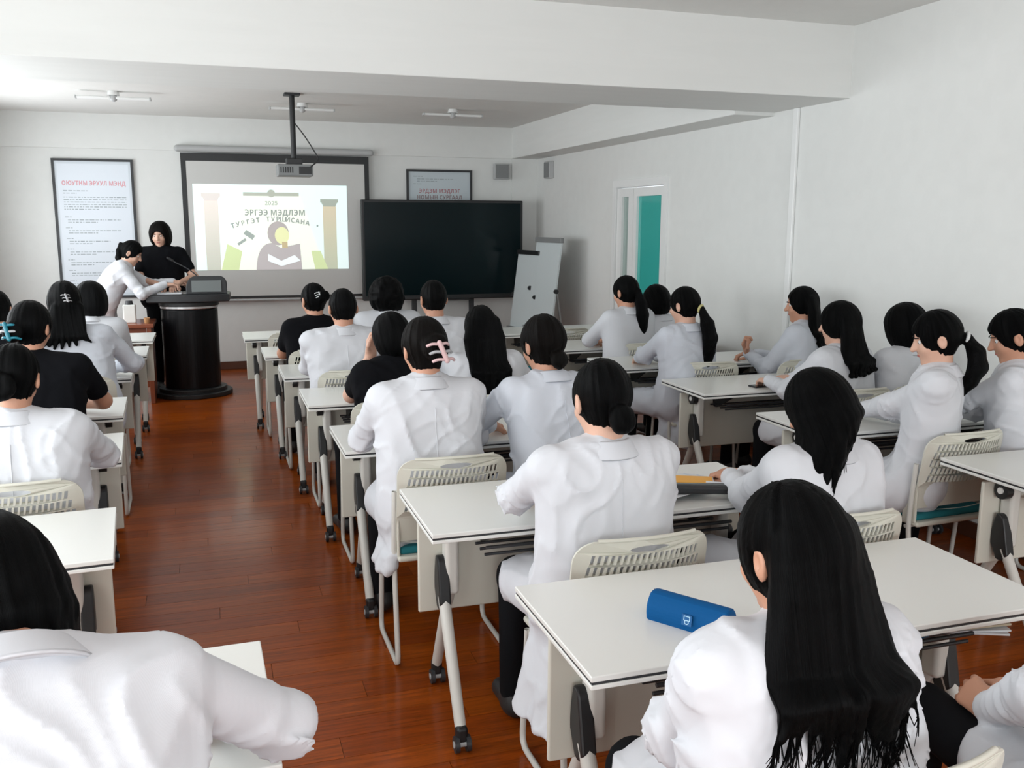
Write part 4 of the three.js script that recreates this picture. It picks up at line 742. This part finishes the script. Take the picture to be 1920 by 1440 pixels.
{ // framed notice on the left and the smaller one behind the display
  const lines = (c, y, n, x0, x1, k) => { c.fillStyle = '#8d989c'; for (let i = 0; i < n; i++) { let x = x0; const end = i === n - 1 ? lerp(x0, x1, 0.55) : x1; while (x < end) { const l = 8 + hash3(i, Math.round(x), k) * 26; c.globalAlpha = 0.5 + 0.4 * hash3(i, Math.round(x), k + 9); c.fillRect(x, y + i * 17, Math.min(l, end - x), 6); x += l + 7; } } c.globalAlpha = 1; };
  const post = canvasTex(512, 960, (c, w, h) => {
    c.fillStyle = '#d3dbe2'; c.fillRect(0, 0, w, h); c.fillStyle = '#dfe6ee'; c.fillRect(18, 20, w - 36, h - 40);
    c.fillStyle = '#d79aa2'; c.font = 'bold 46px sans-serif'; c.textAlign = 'center'; c.fillText('ОЮУТНЫ ЭРУУЛ МЭНД', w / 2, 170, 430);
    lines(c, 205, 2, 48, 210, 1); lines(c, 250, 6, 48, 470, 2); for (let k = 0; k < 7; k++) { lines(c, 390 + k * 76, 1, 48, 130, 20 + k); lines(c, 410 + k * 76, 2, 66, 330 + 120 * hash3(k, 2, 3), 30 + k); }
  });
  const frame = (name, label, w, h, tex, x, y) => {
    const f = thing(name, label, 'notice board', [x, y, ZF + 0.012]); const t = 0.024;
    part('frame', mergeGeometries([box(-w / 2, h - t, -0.01, w / 2, h, 0.022), box(-w / 2, 0, -0.01, w / 2, t, 0.022), box(-w / 2, t, -0.01, -w / 2 + t, h - t, 0.022), box(w / 2 - t, t, -0.01, w / 2, h - t, 0.022)]), M.dark, f);
    part('poster', (() => { const g = new THREE.BoxGeometry(w - 2 * t, h - 2 * t, 0.006); g.translate(0, h / 2, 0.004); return g; })(), new THREE.MeshPhysicalMaterial({ map: tex, roughness: 0.5 }), f);
    return f;
  };
  frame('notice_board', 'tall black framed notice with a red heading, left of the screen', 0.80, 1.48, post, -1.125, 0.85);
  const post2 = canvasTex(512, 640, (c, w, h) => { c.fillStyle = '#c3cdd2'; c.fillRect(0, 0, w, h); lines(c, 34, 1, 40, 180, 51); lines(c, 54, 2, 70, 370, 52); lines(c, 92, 1, 40, 160, 53); c.textAlign = 'center'; c.font = 'bold 44px sans-serif'; c.fillStyle = '#a9757a'; c.fillText('ЭРДЭМ МЭДЛЭГ', w / 2, 165, 380); c.fillStyle = '#8d7d7e'; c.fillText('НОМЫН СУРГААЛ', w / 2, 215, 380); lines(c, 250, 16, 40, 460, 54); });
  frame('notice_board', 'smaller black framed notice mostly hidden behind the dark display', 0.80, 1.0, post2, 2.67, 1.29);
}
{ // interactive display on a rolling stand
  const t = thing('display', 'large black interactive display switched off beside the screen', 'display', [2.64, 0, -10.72]);
  part('bezel', rbox(-0.965, 0.78, -0.04, 0.965, 1.93, 0.035, 0.012, 3), M.black, t);
  part('screen_glass', box(-0.935, 0.835, 0.0345, 0.935, 1.90, 0.0375), M.tv, t);
  part('pen_tray', rbox(-0.3, 0.765, 0.0, 0.3, 0.785, 0.06, 0.006), M.black, t);
  for (const s of [-1, 1]) part('stand_post', rbox(s * 0.35 - 0.03, 0.09, -0.09, s * 0.35 + 0.03, 1.4, -0.045, 0.008), M.dark, t);
  part('shelf', rbox(-0.42, 0.5, -0.12, 0.42, 0.525, 0.12, 0.006), M.dark, t);
  for (const s of [-1, 1]) { const f = part('foot', rbox(s * 0.35 - 0.035, 0.05, -0.26, s * 0.35 + 0.035, 0.1, 0.26, 0.01), M.dark, t); for (const z of [-0.22, 0.22]) part('caster', new THREE.CylinderGeometry(0.026, 0.026, 0.03, 14).rotateZ(Math.PI / 2).translate(s * 0.35, 0.026, z), M.black, f); }
}
{ // wall speakers
  const a = thing('wall_speaker', 'square grey speaker high on the front wall by the corner', 'speaker', [3.435, 2.19, ZF + 0.02]);
  part('cabinet', rbox(-0.095, 0, 0, 0.095, 0.185, 0.06, 0.008), M.lightgrey, a); part('grille', rbox(-0.082, 0.012, 0.058, 0.082, 0.173, 0.066, 0.004), M.grey, a);
  const b = thing('wall_speaker', 'narrow grey speaker high on the right wall near the corner', 'speaker', [XR, 2.19, -10.52]);
  part('cabinet', rbox(-0.06, 0, -0.095, 0, 0.195, 0.095, 0.008), M.lightgrey, b); part('grille', rbox(-0.066, 0.012, -0.082, -0.058, 0.183, 0.082, 0.004), M.grey, b);
}
{ // ceiling projector
  const p = thing('projector', 'dark projector hanging on a black pole from the ceiling', 'projector', [0.775, 2.08, -8.72]);
  part('ceiling_plate', rbox(-0.07, 0.70, -0.07, 0.07, 0.72, 0.07, 0.006), M.dark, p);
  part('pole', rod([0, 0.14, 0], [0, 0.70, 0], 0.024), M.black, p);
  part('bracket', rbox(-0.07, 0.105, -0.06, 0.07, 0.16, 0.06, 0.008), M.black, p);
  const b = part('body', rbox(-0.155, 0, -0.12, 0.155, 0.105, 0.12, 0.014, 3), M.grey, p);
  for (let i = 0; i < 6; i++) part('vent_slot', box(-0.13 + i * 0.02, 0.03, 0.1195, -0.12 + i * 0.02, 0.08, 0.1215), M.black, b);
  part('lens', new THREE.CylinderGeometry(0.035, 0.04, 0.05, 20).rotateX(Math.PI / 2).translate(0.06, 0.055, -0.135), M.black, b);
  part('port_panel', box(0.03, 0.02, 0.1195, 0.14, 0.085, 0.1215), M.black, b);
  part('cable', new THREE.TubeGeometry(new THREE.CatmullRomCurve3([V(0.02, 0.46, 0.02), V(0.09, 0.36, 0.05), V(0.17, 0.22, 0.1), V(0.2, 0.15, 0.12), V(0.13, 0.08, 0.13)]), 24, 0.006, 6), M.black, p);
}
{ // three ceiling lamps
  const mk = () => {
    const l = thing('ceiling_lamp', '', 'lamp', [0, 0, 0], 0, 'three slim white ceiling lamps of the front bay');
    part('canopy', new THREE.CylinderGeometry(0.045, 0.055, 0.035, 20).translate(0, H_FAR - 0.0175, 0), M.pvc, l);
    part('hub', new THREE.SphereGeometry(0.034, 16, 12).translate(0, H_FAR - 0.055, 0), M.lightgrey, l);
    for (const s of [-1, 1]) { const a = part('arm', rbox(s * 0.02, H_FAR - 0.068, -0.03, s * 0.30, H_FAR - 0.045, 0.03, 0.01, 3), M.pvc, l); part('end_cap', rbox(s * 0.295, H_FAR - 0.07, -0.032, s * 0.31, H_FAR - 0.043, 0.032, 0.005), M.lightgrey, a); }
    return l;
  };
  const a = mk(); a.userData.label = 'slim white ceiling lamp at the left, above the standing women'; a.position.set(-0.72, 0, -9.1);
  copyOf(a, 'slim white ceiling lamp just behind the projector pole', [0.93, 0, -9.4]); copyOf(a, 'slim white ceiling lamp at the right, above the dark display', [2.42, 0, -9.4]);
  const sm = thing('smoke_detector', 'small round detector on the ceiling left of the projector mount', 'detector', [0.62, H_FAR - 0.035, -7.9]);
  part('base', new THREE.CylinderGeometry(0.045, 0.045, 0.015, 18).translate(0, 0.0275, 0), M.pvc, sm); part('dome', new THREE.SphereGeometry(0.032, 14, 10).scale(1, 0.7, 1).translate(0, 0.015, 0), M.lightgrey, sm);
}
{ // podium
  const p = thing('podium', 'black rounded podium with a silver band and raised console', 'podium', [-0.2, 0, -9.55]);
  const ell = (rx, rz, h, y, bev = 0.008) => { const s = new THREE.Shape(); s.absellipse(0, 0, rx, rz, 0, Math.PI * 2); const g = new THREE.ExtrudeGeometry(s, { depth: h, bevelEnabled: true, bevelSize: bev, bevelThickness: bev, bevelSegments: 2, curveSegments: 32 }); g.rotateX(-Math.PI / 2); g.translate(0, y, 0); return g; };
  const gloss = MAT([0.003, 0.0035, 0.0045], 0.3, { specularIntensity: 0.5 });
  part('base_plate', ell(0.36, 0.33, 0.03, 0.008), M.black, p); part('base_step', ell(0.31, 0.27, 0.03, 0.045), M.black, p);
  part('body', ell(0.255, 0.21, 0.76, 0.08), gloss, p);
  part('silver_band', ell(0.262, 0.217, 0.022, 0.86, 0.006), M.silver, p);
  part('neck', ell(0.27, 0.22, 0.03, 0.885), M.black, p);
  const s = new THREE.Shape(); s.moveTo(-0.36, 0.2); s.quadraticCurveTo(0, 0.33, 0.36, 0.2); s.lineTo(0.38, -0.1); s.quadraticCurveTo(0.36, -0.24, 0.25, -0.25); s.lineTo(-0.25, -0.25); s.quadraticCurveTo(-0.36, -0.24, -0.38, -0.1);
  const tg = new THREE.ExtrudeGeometry(s, { depth: 0.05, bevelEnabled: true, bevelSize: 0.015, bevelThickness: 0.012, bevelSegments: 3, curveSegments: 20 }); tg.rotateX(Math.PI / 2); tg.translate(0, 0.985, 0); part('top_tray', tg, M.dark, p);
  const grey = MAT([0.17, 0.19, 0.19], 0.4);
  const c = new THREE.Shape(); c.moveTo(-0.02, 0); c.lineTo(0.34, 0); c.lineTo(0.34, 0.10); c.quadraticCurveTo(0.33, 0.155, 0.28, 0.16); c.lineTo(0.06, 0.16); c.quadraticCurveTo(0.0, 0.155, -0.02, 0.06);
  const cg = new THREE.ExtrudeGeometry(c, { depth: 0.035, bevelEnabled: true, bevelSize: 0.008, bevelThickness: 0.008, bevelSegments: 2 }); cg.rotateX(-0.25); cg.translate(0.01, 0.995, 0.16); part('console_back', cg, M.dark, p);
  const ig = new THREE.BoxGeometry(0.27, 0.11, 0.006); ig.rotateX(-0.25); ig.translate(0.17, 1.072, 0.195); part('console_panel', ig, grey, p);
  part('work_surface', rbox(-0.34, 0.99, -0.2, -0.02, 1.0, 0.1, 0.004), M.lightgrey, p);
  part('microphone_neck', new THREE.TubeGeometry(new THREE.CatmullRomCurve3([V(0.12, 1.0, 0.05), V(0.1, 1.14, 0.04), V(0.02, 1.22, 0.02), V(-0.12, 1.30, -0.02)]), 24, 0.006, 6), M.dark, p);
  part('microphone', new THREE.CapsuleGeometry(0.012, 0.05, 4, 8).rotateZ(1.0).translate(-0.15, 1.32, -0.02), M.black, p);
  const sh = thing('paper_sheet', 'white sheets lying on the podium top', 'paper', [-0.36, 0.997, -9.5]);
  part('sheet', rbox(-0.12, 0, -0.09, 0.1, 0.012, 0.1, 0.002), M.paper, sh);
}
{ // teacher's desk and the things on it
  const d = thing('teacher_desk', 'red brown wooden desk beside the podium', 'desk', [-1.13, 0, -9.36]);
  part('desktop', rbox(-0.62, 0.715, -0.26, 0.62, 0.75, 0.26, 0.006), M.wood, d);
  for (const s of [-1, 1]) part('side_panel', rbox(s * 0.575 - 0.02, 0, -0.23, s * 0.575 + 0.02, 0.715, 0.23, 0.004), M.wood, d);
  part('modesty_panel', rbox(-0.55, 0.15, 0.17, 0.55, 0.715, 0.19, 0.004), M.wood, d);
  const b = thing('bottle', 'white drink carton with dark lid on the wooden desk', 'bottle', [-0.72, 0.75, -9.28]);
  part('carton', rbox(-0.055, 0, -0.04, 0.055, 0.17, 0.04, 0.012, 3), M.white, b); part('lid', new THREE.CylinderGeometry(0.03, 0.035, 0.035, 16).translate(0, 0.187, 0), M.dark, b);
  const e = thing('cup', 'small tan paper cup at the right end of the wooden desk', 'cup', [-0.57, 0.75, -9.2]);
  part('cup_body', new THREE.LatheGeometry([[0.0, 0], [0.022, 0], [0.028, 0.05], [0.026, 0.05], [0.02, 0.004], [0, 0.004]].map((q) => new THREE.Vector2(...q)), 18), MAT([0.5, 0.27, 0.12], 0.6), e);
}
{ // flip charts
  const mk = (label, x, z, turn, topMat) => {
    const f = thing('flip_chart', label, 'flip chart', [x, 0, z], turn, 'whiteboard flip charts in the corner');
    const bd = new THREE.BoxGeometry(0.56, 0.98, 0.018); bd.rotateX(-0.13); bd.translate(0, 1.02, 0.0); part('board', bd, M.whiteboard, f);
    const cl = new RoundedBoxGeometry(0.58, 0.055, 0.045, 2, 0.008); cl.translate(0, 1.49, -0.055); part('clip_bar', cl, topMat, f);
    const ty = rbox(-0.27, 0.52, 0.05, 0.27, 0.545, 0.13, 0.006); part('pen_tray', ty, M.grey, f);
    for (const s of [-1, 1]) { part('leg', rod([s * 0.2, 1.45, -0.06], [s * 0.30, 0.01, 0.13], 0.012), M.lightgrey, f); part('knob', new THREE.CylinderGeometry(0.025, 0.025, 0.03, 12).rotateZ(Math.PI / 2).translate(s * 0.30, 0.95, 0.02), M.black, f); }
    part('leg', rod([0, 1.4, -0.08], [0, 0.01, -0.3], 0.012), M.lightgrey, f); return f;
  };
  mk('tall whiteboard flip chart with grey clip bar, nearer to the door', 3.50, -9.62, -1.42, M.grey);
  mk('lower flip chart with black clip bar behind the first one', 3.42, -10.05, -1.42, M.black).scale.setScalar(0.9);
}
{ // things on the tables
  const pc = thing('pencil_case', 'blue fabric pencil case on the nearest middle table', 'pencil case', [1.05, 0.75, -1.845], -0.98);
  const s = new THREE.Shape(); s.moveTo(-0.028, 0); s.lineTo(0.028, 0); s.quadraticCurveTo(0.036, 0.03, 0.014, 0.052); s.quadraticCurveTo(0, 0.058, -0.014, 0.052); s.quadraticCurveTo(-0.036, 0.03, -0.028, 0);
  const g = new THREE.ExtrudeGeometry(s, { depth: 0.19, bevelEnabled: true, bevelSize: 0.006, bevelThickness: 0.008, bevelSegments: 3, curveSegments: 8 }); g.rotateY(Math.PI / 2); g.translate(-0.095, 0.006, 0); part('case_body', g, M.blue, pc);
  part('zip', tubeThrough([[-0.1, 0.064, 0], [0.1, 0.064, 0]], 0.003, 6), MAT([0.004, 0.05, 0.14], 0.5), pc);
  const logo = canvasTex(64, 64, (c) => { c.fillStyle = '#0a5a94'; c.fillRect(0, 0, 64, 64); c.strokeStyle = '#b9d8ea'; c.lineWidth = 5; c.strokeRect(14, 10, 36, 24); c.beginPath(); c.arc(32, 44, 12, 0, 7); c.stroke(); });
  part('printed_mark', (() => { const q = new THREE.BoxGeometry(0.026, 0.026, 0.001); q.rotateX(-0.12); q.translate(0.01, 0.03, 0.0405); return q; })(), new THREE.MeshPhysicalMaterial({ map: logo, roughness: 0.6 }), pc);
  const pile = thing('paper_stack', 'fanned pile of white papers on the second middle table', 'paper', [1.55, 0.75, -2.90], 0.1);
  for (let i = 0; i < 7; i++) { const q = rbox(-0.15, 0, -0.105, 0.15, 0.003, 0.105, 0.001); q.rotateY(-0.25 + 0.09 * i); q.translate(-0.01 * i + 0.03, 0.0032 * i, 0.012 * i - 0.03); part('sheet', q, i % 3 === 1 ? MAT([0.62, 0.67, 0.74], 0.8) : M.paper, pile); }
  const nb = thing('notebook', 'yellow notebook lying on the papers', 'notebook', [1.615, 0.774, -2.87], -0.45); part('cover', rbox(-0.075, 0, -0.045, 0.075, 0.012, 0.045, 0.003), MAT([0.85, 0.42, 0.07], 0.6), nb); part('pages', rbox(-0.072, 0.002, -0.042, 0.078, 0.010, 0.042, 0.001), M.paper, nb);
  const bc = thing('pencil_case', 'long black pencil case lying on the papers', 'pencil case', [1.58, 0.774, -2.745], -0.35); part('case_body', rbox(-0.10, 0, -0.028, 0.10, 0.03, 0.028, 0.011, 3), M.dark, bc); part('zip', rod([-0.09, 0.0305, 0], [0.09, 0.0305, 0], 0.0025, 0.0025, 6), M.grey, bc);
  const bm = thing('marker', 'blue and white marker beside the yellow notebook', 'marker', [1.685, 0.775, -2.79], -0.6); part('barrel', rod([-0.05, 0.008, 0], [0.03, 0.008, 0], 0.008, 0.008, 12), M.paper, bm); part('cap', rod([0.03, 0.008, 0], [0.07, 0.008, 0], 0.0088, 0.008, 12), M.blue, bm);
  const ph = (label, x, z, a, y = 0.75) => { const t = thing('phone', label, 'phone', [x, y, z], a); part('body', rbox(-0.075, 0, -0.036, 0.075, 0.009, 0.036, 0.004, 3), M.black, t); part('glass', box(-0.07, 0.0088, -0.032, 0.07, 0.0096, 0.032), M.tv, t); };
  ph('dark phone lying on the third right table', 3.04, -4.62, 0.1); ph('phone under the hands of the ponytail girl', 2.80, -3.70, 0.9); ph('dark phone on the table of the long ponytail girl', 3.02, -5.62, 0.2);
  // under the nearest middle table
  const bk = thing('book', 'blue book on the wire shelf under the nearest middle table', 'book', [1.62, 0.638, -1.86], 0.2); part('cover', rbox(-0.1, 0, -0.07, 0.1, 0.022, 0.07, 0.003), MAT([0.01, 0.10, 0.19], 0.5), bk); part('pages', rbox(-0.097, 0.003, -0.067, 0.103, 0.019, 0.067, 0.001), M.paper, bk);
  const bg = thing('paper_stack', 'crumpled papers on the wire shelf beside the blue book', 'paper', [1.86, 0.638, -1.86], -0.1); for (let i = 0; i < 5; i++) { const q = rbox(-0.11, 0, -0.075, 0.11, 0.005, 0.075, 0.001); q.rotateY(0.15 * i - 0.3); q.rotateX(0.03 * (i % 2)); q.translate(0, 0.007 * i + 0.003, 0); part('sheet', q, i === 2 ? MAT([0.5, 0.42, 0.3], 0.7) : M.paper, bg); }
}
renderer.render(scene, camera);
